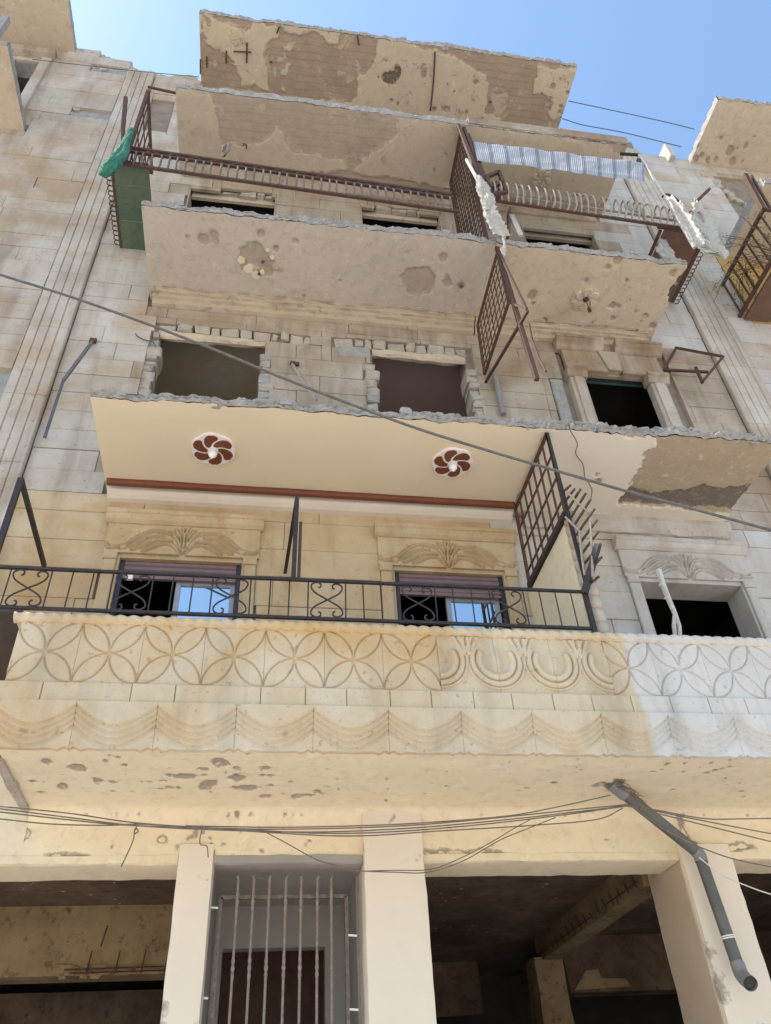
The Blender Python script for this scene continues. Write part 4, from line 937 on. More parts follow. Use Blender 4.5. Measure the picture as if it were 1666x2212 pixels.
extr([(-.02, 16.62), (-.10, 16.66), (-.12, 16.72), (-.12, 16.80), (.04, 16.82), (.04, 16.6)], -5.3, -4.12).build('lintel_cornice', 'stone', sl_)
MB().block(-4.32, -4.16, -.05, .04, 14.4, 16.6, .01).build('jamb', 'stone_left', sl_)
MB().box(-4.3, -4.2, -1.25, -1.15, 13.9, 14.9).build('balcony_corner_post', 'concrete', left)
r9 = random.Random(9)
for k in range(26):
    x = -3.05-r9.random()*.55; z = 14.7+r9.random()*2.1; rock(MB(), (x, .035, z), r9.uniform(.04, .1), .03, r9.uniform(.03, .07), r9).build('broken_stone', 'concrete' if r9.random() < .6 else 'rubble', lw)
for k in range(14):
    x = -3.95+k*.09; rock(MB(), (x, .1, topline(x)-.03+r9.uniform(-.03, .05)), .08, .12, .05, r9).build('broken_stone', 'rubble', lw)

MB().box(-9.5, -5.52, .0, .3, 0, 3.39).build('ground_floor_wall', 'column', left)
right = thing('apartment_building', 'pale stone block with climbing plants over its rusted balcony cage', 'building', (9, 0, 0))
rw = wall_mesh(6.38, 13, 3.4, 15.75, [], .05, .30).build('wall', 'mortar', right)
masonry(rw, 6.38, 9.2, 3.4, 15.95, [(7.4, 10, 15.80, 16.1), (6.95, 10, 12.62, 12.8), (7.7, 10, 13.9, 15.4), (6.78, 10, 10.85, 12.62)], lambda x, z, r: 'stone_pale' if r.random() < .7 else 'stone_left', 0.29, (0.6, 1.1), 23, None, 0.005, topline)
MB().box(9.2, 13, .0, .05, 3.4, 15.7).build('wall_face', 'stone_pale', right)
MB().box(6.78, 9.9, -.004, .052, 10.85, 12.61).build('ochre_wall', 'ochre_wall', right)
slab('soffit2b', 7.38, 12, -1.15, 15.82, .15, seed=41., step=.035, parent=right, edge=.03,
     chips=chip(15.82, 1247.3, 162.7, .2513, [(1025, 605, 22), (1020, 715, 26), (1075, 685, 20), (1120, 718, 20), (1190, 718, 26), (1310, 645, 36), (1335, 740, 30), (1450, 605, 22), (1125, 750, 14), (1240, 535, 16), (1420, 740, 14), (1130, 320, 14), (1080, 470, 10), (1040, 550, 12), (1375, 630, 10)], .0022))
slab('soffit2b', 6.95, 12, -1.25, 12.55, .2, seed=43., step=.04, parent=right, edge=.05)
MB().box(7.72, 7.9, .06, .3, 13.9, 15.3).build('window_recess', 'brown_tin', right); MB().box(7.9, 9.5, .2, .3, 13.9, 15.4).build('window_recess', 'brown_tin', right)
for k in range(16):
    q = k/16; rock(MB(), (7.55+.25*q+r9.uniform(-.08, .08)+.5*q, .02, 15.4-1.7*q+r9.uniform(-.1, .1)), .08, .05, .07, r9).build('broken_stone', 'rubble', rw)
MB().box(6.92, 7.02, -.12, .12, 15.75, 16.2).build('roof_post', 'stone_pale', right)

MB().box(5.42, 13, .0, .3, 0, 3.39).box(5.42, 6.37, .02, .3, 3.39, 3.94).build('ground_floor_wall', 'column', right)
# neighbour's rusted balcony cage and tray
cage = thing('balcony_cage', 'rusty iron balcony cage with brown tray and plants growing through it', 'railing', (7.2, -.6, 10.9))
for zz, nm in ((11.73, 'top_rail'), (10.95, 'bottom_rail')): MB().bar((6.6, -1.25, zz), (6.6, 0, zz), .045).build(nm, 'rust', cage); MB().bar((6.6, -1.25, zz), (9.2, -1.25, zz), .045).build(nm, 'rust', cage)
for k in range(9): y = -1.18+k*.14; MB().bar((6.6, y, 10.95), (6.6, y+.02, 11.73), .022).build('baluster', 'rust', cage)
for k in range(12): x = 6.8+k*.18; MB().bar((x, -1.25, 10.95), (x, -1.25, 11.73), .022).build('baluster', 'rust', cage)
MB().bar((6.6, -1.25, 11.73), (6.62, -1.3, 12.62), .06).build('corner_post', 'rust', cage); MB().bar((6.72, -1.25, 11.73), (6.72, -1.3, 12.62), .03).build('corner_post', 'rust', cage)
MB().box(6.64, 7.05, -1.0, -.02, 10.86, 10.90).build('tray', 'brown_tin', cage)
MB().box(7.05, 9.2, -1.25, -.9, 10.86, 10.90).build('tray', 'brown_tin', cage)
# plants hanging from it
def shrub(name, label, base, n, spread, seed, droop=.6, up=.9, group=None):
    r = random.Random(seed); t_ = thing(name, label, 'plant', base, group); tw = MB(); lf = MB()
    for k in range(n):
        an = r.uniform(0, 2*math.pi); L = r.uniform(.5, 1.0)*spread; p = Vector(base); pts = [p]
        for s_ in range(6):
            q = s_/5; p = p+Vector((math.cos(an)*L/6+r.uniform(-.03, .03), math.sin(an)*L/6*.6+r.uniform(-.03, .03), L/6*(up-droop*2*q)+r.uniform(-.02, .02))); pts.append(p)
        tw.tube(pts, .005, 4)
        for p in pts[1:]:
            for j in range(5):
                c = p+Vector((r.gauss(0, .05), r.gauss(0, .05), r.gauss(0, .05))); s_ = r.uniform(.012, .03); d = Vector((r.gauss(0, 1), r.gauss(0, 1), r.gauss(0, 1))).normalized(); e = d.orthogonal().normalized()
                lf.add([c-d*s_, c+e*s_*.5, c+d*s_, c-e*s_*.5], [(0, 1, 2, 3)])
    tw.build('stems', 'twig', t_); lf.build('leaves', 'leaf', t_); return t_
shrub('climbing_plant', 'dry climbing plant hanging beside the gathered white sheeting', (6.55, -.55, 11.3), 16, .8, 3, .9, .3)
shrub('climbing_plant', 'leafy plant growing through the bars of the rusty cage', (6.95, -.85, 11.25), 34, 1.1, 4, .5, .9)
bagm = MB(); rock(bagm, (6.78, -.85, 10.98), .1, .14, .09, random.Random(3)); tag(bagm.build('plastic_bag', 'white_cloth'), 'white plastic bag lying in the brown tray of the cage', 'bag')

# ================================================================== ironwork of the first balcony
IY = -1.215
rl = thing('balcony_railing', 'black wrought iron railing with scroll panels on the carved parapet', 'railing', (.3, IY, 4.70))
RX0, RX1 = -2.15, 2.50; RT_, RB = 5.07, 4.735
MB().bar((RX0, IY, RT_), (RX1, IY, RT_+.005), .024, .02).build('top_rail', 'black_iron', rl); MB().bar((RX0, IY, RB), (RX1, IY, RB), .024, .022).build('bottom_rail', 'black_iron', rl)
MB().bar((RX1, IY, RT_+.02), (RX1, IY, 4.70), .035).build('end_post', 'black_iron', rl)
sc_x = [A(u, 1272, IY).x for u in (58, 284, 500, 706, 900, 1092)]
def scroll(cx):
    S = [(-.50, .70), (-.38, .74), (-.36, .90), (-.52, 1.0), (-.74, .98), (-.92, .84), (-.90, .62), (-.66, .36), (0, 0)]
    S = S+[(-a, -b) for a, b in S[-2::-1]]; hw, hz = .125, (RT_-RB)/2-.018; zc_ = (RT_+RB)/2; o = MB()
    for sg, dy in ((1, -.005), (-1, .005)): o.tube([Vector((cx+sg*p.x*hw, IY+dy, zc_+p.y*hz)) for p in bez([(a, b, 0) for a, b in S], 5)], .0066, 6)
    return o.build('scroll', 'black_iron', rl)
bxs = []
for i, c in enumerate(sc_x):
    scroll(c); bxs += [c-.14, c+.14]
    if i+1 < len(sc_x):
        a, b = c+.14, sc_x[i+1]-.14; n = max(2, round((b-a)/.135)); bxs += [a+(b-a)*k/n for k in range(1, n)]
bxs += [sc_x[-1]+.14+.13*k for k in range(1, 5) if sc_x[-1]+.14+.13*k < RX1-.05]+[sc_x[0]-.14-.13*k for k in range(1, 4)]
for x in bxs: MB().tube([(x, IY, RB), (x+rnd.uniform(-.004, .004), IY, RT_)], .0055, 6).build('baluster', 'black_iron', rl)
# iron frames that once carried an awning
fr = thing('awning_support', 'black iron awning post and arm at the corner over the brown tray', 'frame', (-1.95, IY, 5.08))
MB().bar((-1.95, IY, 5.08), (-1.95, IY, 5.92), .04, .04).build('post', 'black_iron', fr); MB().bar((-1.95, IY, 5.92), tuple(Z(96, 1222, 5.92)), .035, .035).build('arm', 'black_iron', fr)
fr = thing('awning_support', 'pair of upright black iron posts rising mid-way along the scroll railing', 'frame', (.2, IY, 5.08))
MB().bar((.195, IY, 5.08), (.205, IY, 5.92), .035, .035).build('post', 'black_iron', fr); MB().bar((.205, IY, 5.91), (.16, -.15, 5.90), .03, .03).build('arm', 'black_iron', fr); MB().bar((.235, IY+.01, 5.08), (.24, IY+.01, 5.64), .025).build('short_post', 'rust', fr)
tr = thing('balcony_tray', 'dark brown sheet metal tray at the end of the carved parapet', 'tray', (-1.95, -.7, 4.72))
MB().box(-2.4, -1.66, -1.2, -.05, 4.715, 4.725).build('sheet', 'dark_tin', tr); MB().box(-2.4, -1.66, -1.215, -1.2, 4.70, 4.735).build('rim', 'dark_tin', tr)

# ---- iron grille screens hung between neighbours' balconies
def P3(x, y, z): return Vector((x, y, z))
s1 = thing('grille_screen', 'black iron grid screen standing on the ribbed stone partition', 'screen', (2.52, -.65, 5.9))
X_ = 2.52; c0, c1, c2, c3 = P3(X_, -1.23, 6.86), P3(X_, -.13, 6.86), P3(X_, -.10, 5.91), P3(X_, -1.20, 5.90)
for a, b, nm in ((c0, c1, 'top_rail'), (c1, c2, 'back_stile'), (c0, c3, 'front_stile')): MB().bar(a, b, .028).build(nm, 'rust', s1)
MB().bar(c2, c3, .055, .055).build('bottom_rail', 'black_iron', s1)
for k in range(1, 7): MB().bar(c0.lerp(c1, k/7), c3.lerp(c2, k/7), .016).build('vertical_bar', 'rust', s1)
for k in (1, 2, 3): MB().bar(c0.lerp(c3, k/3.6), c1.lerp(c2, k/3.6), .016).build('cross_bar', 'rust', s1)
MB().bar(c0, P3(2.52, -1.24, 5.08), .028).build('front_post', 'black_iron', s1)
s1b = thing('spike_fan', 'fan of iron spikes jutting from the end of the ribbed partition', 'spikes', (2.62, -1.25, 5.4))
tips = [(530, 330), (553, 352), (588, 350), (618, 375), (645, 410), (668, 462), (682, 525), (690, 590), (703, 660), (708, 735), (690, 848)]
for k, (a, b) in enumerate(tips):
    u, v = 1030.4+.3815*a, 921.9+.3815*b; q = k/(len(tips)-1); root = P3(2.53+.02*q, -1.24, 6.12-.98*q); tip = A(u, v, -1.42); MB().bar(root, tip, .016).build('spike', 'rust', s1b)
MB().tube([A(1030.4+.3815*a, 921.9+.3815*b, -1.36) for a, b in ((505, 365), (640, 495), (650, 700), (655, 850))], .011, 5).build('hoop', 'rust_pale', s1b)
MB().tube([A(1030.4+.3815*a, 921.9+.3815*b, -1.30) for a, b in ((500, 510), (580, 590), (595, 740), (610, 840))], .011, 5).build('hoop', 'rust_pale', s1b)
MB().bar(A(1030.4+.3815*685, 921.9+.3815*668, -1.4), A(1030.4+.3815*610, 921.9+.3815*940, -1.25), .045).build('angle_iron', 'black_iron', s1b)

s2 = thing('grille_screen', 'rusty lattice screen with leaning post hung below the rough second slab', 'screen', (2.5, -.65, 9.1))
c0, c1, c2, c3 = P3(2.5, -1.19, 9.98), P3(2.5, -.16, 9.94), P3(2.5, -.07, 9.08), P3(2.5, -1.16, 9.02)
for a, b, nm in ((c0, c1, 'top_rail'), (c1, c2, 'back_stile'), (c2, c3, 'bottom_rail'), (c0, c3, 'front_stile')): MB().bar(a, b, .03).build(nm, 'rust', s2)
for k in range(1, 8):
    a, b = c0.lerp(c1, k/8), c3.lerp(c2, k/8); n = 14
    MB().tube([a.lerp(b, i/n)+Vector((0, .010*(1 if i % 2 else -1), 0)) for i in range(n+1)], .008, 5).build('wavy_bar', 'rust', s2)
for k in range(1, 7): MB().bar(c0.lerp(c3, k/7), c1.lerp(c2, k/7), .010).build('cross_bar', 'rust', s2)
MB().bar(c0+Vector((.01, 0, .1)), XP(1160, 820, 2.5), .045).build('front_post', 'rust', s2); MB().bar(XP(1140, 672, 2.5), P3(2.5, -.05, 8.95), .028).build('brace', 'rust', s2); MB().bar(c3, XP(1138, 668, 2.5), .02).build('tie', 'rust', s2)
MB().bar(c0+Vector((.01, 0, .1)), XP(1138, 668, 2.5), .025).build('brace', 'rust', s2)

s3 = thing('grille_screen', 'tall brown lattice screen beside the corrugated awning sheet', 'screen', (2.45, -.6, 10.4))
c0, c1, c2, c3 = P3(2.45, -1.12, 13.3), P3(2.45, -.35, 13.25), P3(2.42, -.25, 10.35), P3(2.45, -1.10, 10.35)
for a, b, nm in ((c0, c1, 'top_rail'), (c1, c2, 'back_stile'), (c0, c3, 'front_stile')): MB().bar(a, b, .04).build(nm, 'rust', s3)
for k in range(1, 7):
    a, b = c0.lerp(c1, k/7), c3.lerp(c2, k/7); n = 44
    MB().tube([a.lerp(b, i/n)+Vector((0, .012*(1 if i % 2 else -1), 0)) for i in range(n+1)], .009, 5).build('wavy_bar', 'rust', s3)
for k in range(1, 24): MB().bar(c0.lerp(c3, k/24), c1.lerp(c2, k/24), .012).build('cross_bar', 'rust', s3)
for a, b, w_ in (((990, 270), (1035, 385), .05), ((1002, 275), (1048, 400), .04), ((1012, 290), (1050, 388), .03)): MB().bar(A(*a, -1.22), A(*b, -1.3), w_).build('strut', 'rust', s3)

# ---- third floor bellied railings, sagging, on tin trays
def belly(name, label, u0, v0, u1, v1, ht, n, mat, band=True, jitter=.01):
    a, b = A(u0, v0, -1.2), A(u1, v1, -1.2); t_ = thing(name, label, 'railing', a.lerp(b, .5)); up_ = Vector((0, 0, 1))
    MB().bar(a, b, .035).build('bottom_rail', 'rust', t_)
    if band:
        for dz in (ht, ht-.095): MB().bar(a+up_*dz+Vector((0, .02, 0)), b+up_*dz+Vector((0, .02, 0)), .034).build('top_rail', 'rust', t_)
        m_ = 120; w_ = MB(); w_.tube([a.lerp(b, i/m_)+up_*(ht-.047+.036*math.sin(i*.82))+Vector((0, .02, 0)) for i in range(m_+1)], .012, 5); w_.build('scroll_band', 'rust', t_)
    else: MB().bar(a+up_*(ht-.05)+Vector((0, .05, 0)), b+up_*(ht-.05)+Vector((0, .05, 0)), .025).build('top_rail', mat, t_)
    r = random.Random(n)
    for k in range(n):
        p = a.lerp(b, (k+.5)/n); o = r.uniform(-jitter, jitter); h = ht-.09 if band else ht
        c = [p, p+Vector((o, -.02, h*.3)), p+Vector((o, -.035, h*.6)), p+Vector((o, -.035, h*.72)), p+Vector((o, -.015, h*.8)), p+Vector((o, .02, h*.8))] if band else [p, p+Vector((o, -.07, h*.12)), p+Vector((o, -.115, h*.4)), p+Vector((o, -.12, h*.75)), p+Vector((o*1.5, -.10, h*.95)), p+Vector((o*2, -.05, h*1.03)), p+Vector((o*2, .0, h*.97)), p+Vector((o*2, .015, h*.82))]
        MB().tube(bez(c, 5), .0125, 6).build('bowed_baluster', mat, t_)
    return t_
belly('balcony_railing', 'sagging dark iron railing with scroll band where a dove perches', 258, 353, 985, 457, .46, 40, 'rust_mid')
belly('balcony_railing', 'chalky railing of hooped balusters between the two torn white cloths', 1060, 432, 1522, 500, .33, 30, 'rust_pale', False, .02)
gt = thing('balcony_tray', 'green sheet metal tray with looped wire edge', 'tray', (-1.9, -.6, 11.12))
for y0, y1 in ((-1.16, -.9), (-.89, -.42), (-.41, -.02)): MB().box(-2.13, -1.70, y0, y1, 11.10+.004*(y0 < -.8), 11.115+.004*(y0 < -.8)).build('sheet', 'green_tin', gt)
MB().bar((-2.14, -1.2, 11.11), (-2.14, -.02, 11.11), .03).build('edge_angle', 'rust', gt); MB().bar((-2.14, -1.19, 11.11), (-1.70, -1.19, 11.11), .03).build('edge_angle', 'rust', gt)
bt = thing('balcony_tray', 'rusty brown sheet metal tray beside the gathered white sheeting', 'tray', (5.3, -.6, 11.15))
MB().box(5.0, 5.58, -1.1, -.02, 11.12, 11.135).build('sheet', 'brown_tin', bt); MB().bar((5.6, -1.13, 11.13), (5.6, -.02, 11.13), .045).build('edge_angle', 'rust', bt); MB().bar((4.9, -1.13, 11.13), (5.6, -1.13, 11.13), .035).build('edge_angle', 'rust', bt)
MB().bar((4.95, -1.1, 11.12), (4.9, -.5, 11.0), .035).build('edge_angle', 'rust', bt)
for t_, x, y0, y1, z in ((gt, -2.18, -1.0, -.05, 11.11), (bt, 5.66, -.9, .0, 11.12)):
    n = 14
    for k in range(n):
        y = y0+(y1-y0)*k/n; s_ = -1 if x < 0 else 1
        MB().tube(bez([(x-.02*s_, y, z), (x+.03*s_, y+.01, z+.01), (x+.035*s_, y+.05, z), (x-.02*s_, y+.065, z)], 4), .007, 5).build('wire_loop', 'rust', t_)
# triangular side screen
ss = thing('side_screen', 'triangular barred side screen above the green tray', 'screen', (-1.97, -.7, 11.1))
f0, f1, f2 = P3(-1.95, -1.26, 11.0), P3(-1.95, -1.28, 12.93), P3(-1.95, -.25, 12.70)
for a, b in ((f0, f1), (f1, f2), (f0, f2)): MB().bar(a, b, .04).build('frame_bar', 'rust', ss)
for k in range(1, 7): MB().bar(f1.lerp(f2, k/7), f0.lerp(f2, k/7), .016).build('bar', 'rust', ss)
for k in range(1, 4): MB().bar(f1.lerp(f0, k/4), f2.lerp(f0, k/4), .014).build('cross_bar', 'rust', ss)
MB().bar(A(272, 212, -1.2), A(266, 275, -1.2), .05).bar(A(266, 275, -1.2), A(268, 355, -1.2), .05).build('corner_post', 'rust', ss)
MB().bar(A(320, 188, -1.1), A(389, 203, -1.1), .03).build('top_bar', 'rust', ss)

# ---- cloth, sheeting and the awning
def drape(name, label, cat, pts, radii, mat, seed, seg=14, rough=.35, flat=.6, yplane=-1.35, group=None):
    """crumpled hanging cloth gathered along a line"""
    C = bez([A(u, v, y) for u, v, y in pts], 12); seg = seg*3; R_ = np.interp(np.linspace(0, 1, len(C)), np.linspace(0, 1, len(radii)), radii)
    m_ = MB(); r = random.Random(seed)
    for i, c in enumerate(C):
        d = (C[min(i+1, len(C)-1)]-C[max(i-1, 0)]).normalized(); a = d.cross(Vector((0, 1, 0))).normalized(); b = d.cross(a)
        for k in range(seg):
            t_ = 2*math.pi*k/seg; f = 1+rough*1.5*fbm(math.cos(t_)*1.4+seed, math.sin(t_)*1.4, i*.10)+rough*.9*abs(fbm(math.cos(t_)*4+seed, math.sin(t_)*4, i*.30))-rough*.35*abs(math.sin(3.5*t_+seed+i*.09))+rough*.35*fbm(t_, seed, i*.8)
            m_.v.append(tuple(c+(a*math.cos(t_)+b*math.sin(t_)*flat)*R_[i]*f))
    n = len(C)
    for i in range(n-1):
        for k in range(seg): j = (k+1) % seg; m_.f.append((i*seg+k, i*seg+j, (i+1)*seg+j, (i+1)*seg+k))
    m_.f += [tuple(range(seg)), tuple((n-1)*seg+k for k in range(seg))]
    return tag(m_.build(name, mat, None, True), label, cat, group)
Y3 = -1.38
drape('awning_cloth', 'rolled green awning cloth hanging at the corner of the dark railing', 'cloth', [(286, 278, -1.3), (276, 300, -1.3), (262, 332, -1.34), (240, 358, -1.36), (226, 378, -1.36)], [.03, .05, .075, .095, .06], 'green_cloth', 1.0, rough=.22)
drape('torn_cloth', 'yellowed torn cloth knotted round the leaning pole', 'cloth', [(1033, 380, Y3), (1040, 400, Y3), (1052, 430, Y3), (1056, 455, Y3)], [.03, .06, .075, .04], 'white_cloth', 2.0, rough=.55)
def ribbon(name, label, strips, mat, seed):
    """creased sheet hanging in strips: centre line points (u, v, y), half widths, fold count"""
    m_ = MB()
    for si, (pts, hw, folds, ribs) in enumerate(strips):
        C = bez([A(*p) for p in pts], 16); n = len(C); wd = np.interp(np.linspace(0, 1, n), np.linspace(0, 1, len(hw)), hw); k = 29; G = np.zeros((n, k, 3))
        for i, c in enumerate(C):
            d = (C[min(i+1, n-1)]-C[max(i-1, 0)]).normalized(); a = d.cross(Vector((0, 1, 0))).normalized(); b = a.cross(d)
            for j in range(k):
                s_ = j/(k-1)*2-1; e = 1+.45*fbm(i*.22, s_*2, seed+si)*abs(s_); dp = .018*math.sin(folds*s_*3.14+seed+i*.05)+.016*fbm(s_*1.6+seed, i*.06, si*3)+ribs*.010*math.sin(i*1.15)
                G[i, j] = c+a*(s_*wd[i]*e)+b*(dp-.05*s_*s_)+d*(.03*fbm(s_*4, seed, si)*(i/n))
        m_.grid(G)
    return tag(m_.build(name, mat, None, True), label, 'cloth')
ribbon('torn_cloth', 'rolled white cloth with ribs dangling over the second slab edge', [([(1054, 452, Y3), (1062, 472, Y3), (1074, 494, Y3), (1083, 512, Y3)], [.07, .10, .11, .10], .9, 1.0)], 'white_cloth', 3.0)
drape('rope', 'frayed white rope end above the rusty lattice screen', 'rope', [(1087, 514, Y3), (1090, 530, Y3), (1087, 540, Y3), (1090, 552, Y3)], [.012, .012, .03, .008], 'white_cloth', 4.0, 8)
ribbon('torn_cloth', 'gathered white sheeting bundle wound on the end of the hooped railing', [([(1443, 428, -1.36), (1465, 462, -1.4), (1490, 505, -1.42), (1508, 534, -1.42)], [.03, .07, .09, .09], 1.6, .5),
    ([(1462, 440, -1.3), (1482, 478, -1.36), (1505, 515, -1.38), (1520, 540, -1.38)], [.03, .06, .08, .07], 2.2, .8), ([(1500, 520, -1.42), (1520, 540, -1.4), (1545, 543, -1.38), (1566, 560, -1.38)], [.05, .09, .10, .05], 1.4, .6),
    ([(1512, 530, -1.38), (1532, 552, -1.36), (1560, 548, -1.34)], [.05, .08, .05], 1.9, .3)], 'white_cloth', 5.0)
ribbon('torn_cloth', 'bright white plastic sheet hung beside the gathered bundle', [([(1500, 436, -1.3), (1508, 462, -1.3), (1522, 495, -1.3), (1540, 530, -1.3)], [.02, .12, .15, .05], .8, .25)], 'white_cloth', 6.0)
drape('torn_cloth', 'grey white rag caught in the rusty brown tray', 'cloth', [(1432, 520, -1.0), (1438, 545, -1.0), (1448, 560, -1.0)], [.05, .09, .07], 'white_cloth', 7.0, 12)
aw = thing('awning_sheet', 'white corrugated awning sheet with grey bands under the roofward slab', 'awning', (3.75, -1.27, 12.7))
n, k = 640, 7; G = np.zeros((n, k, 3)); bd = np.zeros((n, k))
ta, tb_, la, lb = A(1022, 305, -1.26), A(1392, 352, -1.26), A(1031, 346, -1.32), A(1392, 392, -1.32)
for i in range(n):
    q = i/(n-1)
    for j in range(k):
        s_ = j/(k-1); top = ta.lerp(tb_, q); low = la.lerp(lb, q); low = low+Vector((0, 0, .05*fbm(q*7, 1, 1)))
        p = top.lerp(low, s_); G[i, j] = p+Vector((0, .005*math.sin(q*2*math.pi*88)+.02*fbm(q*5, s_*2, 3), 0)); bd[i, j] = 1.0 if (q*11+.12) % 1 < .24 else 0.0
m = MB(); m.grid(G); m.attrs = {'band': bd.ravel()}; m.build('sheet', 'awning', aw)
MB().bar(ta+Vector((0, .03, .02)), tb_+Vector((0, .03, .02)), .03).build('hanging_rail', 'rust', aw)
pl = thing('awning_pole', 'long pale leaning pole beside the pale stone wall', 'pole', A(1495, 520, -1.3))
MB().tube([A(1381, 335, -1.2), A(1436, 425, -1.3), A(1500, 535, -1.35)], .022, 8).build('shaft', 'wood_white', pl); MB().bar(A(1340, 332, -1.15), A(1384, 335, -1.2), .035).build('top_arm', 'black_iron', pl); MB().tube(bez([A(1432, 425, -1.3), A(1440, 420, -1.3), A(1455, 425, -1.3), A(1470, 440, -1.25), A(1490, 470, -1.2)], 4), .018, 6).build('side_arm', 'rust', pl)
MB().bar(A(1503, 437, -1.1), A(1533, 408, -1.1), .035).build('stub', 'rust', pl); MB().bar(A(1379, 345, -1.2), A(1381, 360, -1.2), .05).build('hook', 'rust', pl)
pl = thing('awning_pole', 'white painted pole splinter crossing the tall brown lattice screen', 'pole', A(1058, 470, -1.35))
MB().tube([A(1008, 345, -1.3), A(1030, 385, -1.35), A(1064, 450, -1.36), A(1090, 512, -1.36)], .022, 8).build('shaft', 'wood_white', pl)
bxo = thing('metal_box', 'broken dark metal box frame hanging off the third floor railing', 'box', A(1075, 395, -1.25))
q0, q1, q2, q3 = [A(u, v, -1.3) for u, v in ((1052, 382), (1078, 371), (1094, 415), (1060, 420))]
for a, b in ((q0, q1), (q1, q2), (q2, q3), (q0, q3), (q0.lerp(q3, .6), q1.lerp(q2, .55))): MB().bar(a, b, .045).build('frame_bar', 'rust', bxo)
m = MB().add([p+Vector((0, .12, 0)) for p in (q0, q1, q2, q3)], [(0, 1, 2, 3)]); m.build('back_plate', 'dark_tin', bxo)
bd_ = thing('board', 'brown boards leaning where the third floor partition stood', 'board', A(1100, 480, -.9))
MB().bar(A(1100, 455, -.9), A(1098, 512, -.9), .12, .03).build('plank', 'brown_tin', bd_); MB().bar(A(1105, 465, -.95), A(1125, 510, -.95), .07, .03).build('plank', 'wood_white', bd_); MB().bar(A(1057, 465, -.95), A(1060, 495, -.95), .06, .03).build('plank', 'brown_tin', bd_)

# ---- small iron left on the facade
def rod(name, label, cat, pts, r, mat, seg=6, group=None, smooth=False): return tag(MB().tube(bez(pts, 8) if smooth else pts, r, seg).build(name, mat, None, True), label, cat, group)
br = thing('wall_bracket', 'bent grey iron rod bracket on the stones by the fluted pilaster', 'bracket', A(202, 738, 0))
MB().box(*[f for p in (A(194, 738).x, A(209, 738).x, -.03, .0) for f in (p,)], A(200, 742).z, A(200, 734).z).build('wall_plate', 'rust', br)
MB().bar(A(200, 738, -.02), A(137, 822, -.55), .03).bar(A(137, 822, -.55), A(97, 944, -.75), .03).build('rod', 'pvc_dark', br)
br = thing('wall_bracket', 'short iron stay leaning out between the two shattered windows', 'bracket', A(634, 785, 0))
MB().bar(A(627, 785, -.01), A(646, 789, -.01), .05).build('wall_plate', 'rust', br); MB().bar(A(632, 787, -.02), A(684, 864, -.35), .03).build('rod', 'rust_pale', br)
br = thing('wall_bracket', 'rusty square bracket frame on the wall beside the narrow carved window', 'bracket', A(1440, 795, 0))
k7 = lambda a, b, y: A(1030.4+.3815*a, 488+.3815*b, y)
fp = [k7(1060, 815, 0), k7(1128, 690, -.05), k7(1395, 740, -.5), k7(1275, 885, -.5), k7(1310, 828, -.25)]
for a, b in ((0, 1), (1, 2), (2, 3), (0, 4)): MB().bar(fp[a], fp[b], .03).build('bar', 'rust', br)
MB().bar(k7(1240, 805, -.3), k7(1275, 885, -.5), .04).build('bar', 'rust', br)
rod('waste_pipe', 'short grey pipe running down beside the lattice screen', 'pipe', [A(1069, 812, -.06), A(1078, 850, -.06), A(1088, 895, -.06)], .035, 'pvc_light', 12)
rod('loose_stick', 'thin crooked stick hanging from the lattice screen', 'stick', [XP(1143, 700, 2.45), XP(1150, 735, 2.45), XP(1165, 775, 2.45), XP(1180, 802, 2.45)], .012, 'rust')
pole = thing('splintered_stake', 'pale splintered stake standing in the black open window', 'stake', (3.8, -.9, 4.0))
MB().tube([A(1423, 1232, -.9), A(1432, 1262, -.9), A(1447, 1300, -.9), A(1459, 1328, -.9)], [.03, .028, .025, .022], 6).build('shaft', 'wood_white', pole)
MB().tube([A(1458, 1326, -.9), A(1456, 1350, -.9), A(1460, 1385, -.88)], .018, 6).build('prong', 'wood_white', pole); MB().tube([A(1459, 1326, -.9), A(1468, 1352, -.9), A(1470, 1385, -.92)], .018, 6).build('prong', 'wood_white', pole)
for u, v in ((1430, 1262), (1442, 1290), (1456, 1312)): MB().tube([A(u, v, -.9), A(u-6, v+3, -.93)], .008, 5).build('splinter', 'wood_white', pole)
# rebar and hooks sticking out of the eaves and slabs
for lst, z in (([((940, 112), (937, 172)), ((937, 172), (930, 240)), ((534, 92), (533, 136)), ((505, 111), (543, 113)), ((489, 110), (489, 137)), ((447, 122), (447, 146)), ((433, 128), (433, 160)), ((604, 58), (598, 72)), ((772, 78), (776, 98))], S4-.02), ([((526, 316), (526, 310)), ((526, 310), (532, 312)), ((532, 312), (533, 322))], S3-.03)):
    for a, b in lst: MB().tube([Z(*a, z), Z(*b, z)], .013 if z == S4-.02 else .008, 6).build('rebar', 'rust', house)
for u, v, z in ((1266, 645, S2), (997, 619, S2), (568, 566, S2), (560, 592, S2), (585, 134, S4), (1060, 220, S4)): MB().tube([Z(u, v, z+.01), Z(u, v, z-.03)], .02, 10).build('hook_plug', 'rust', house)

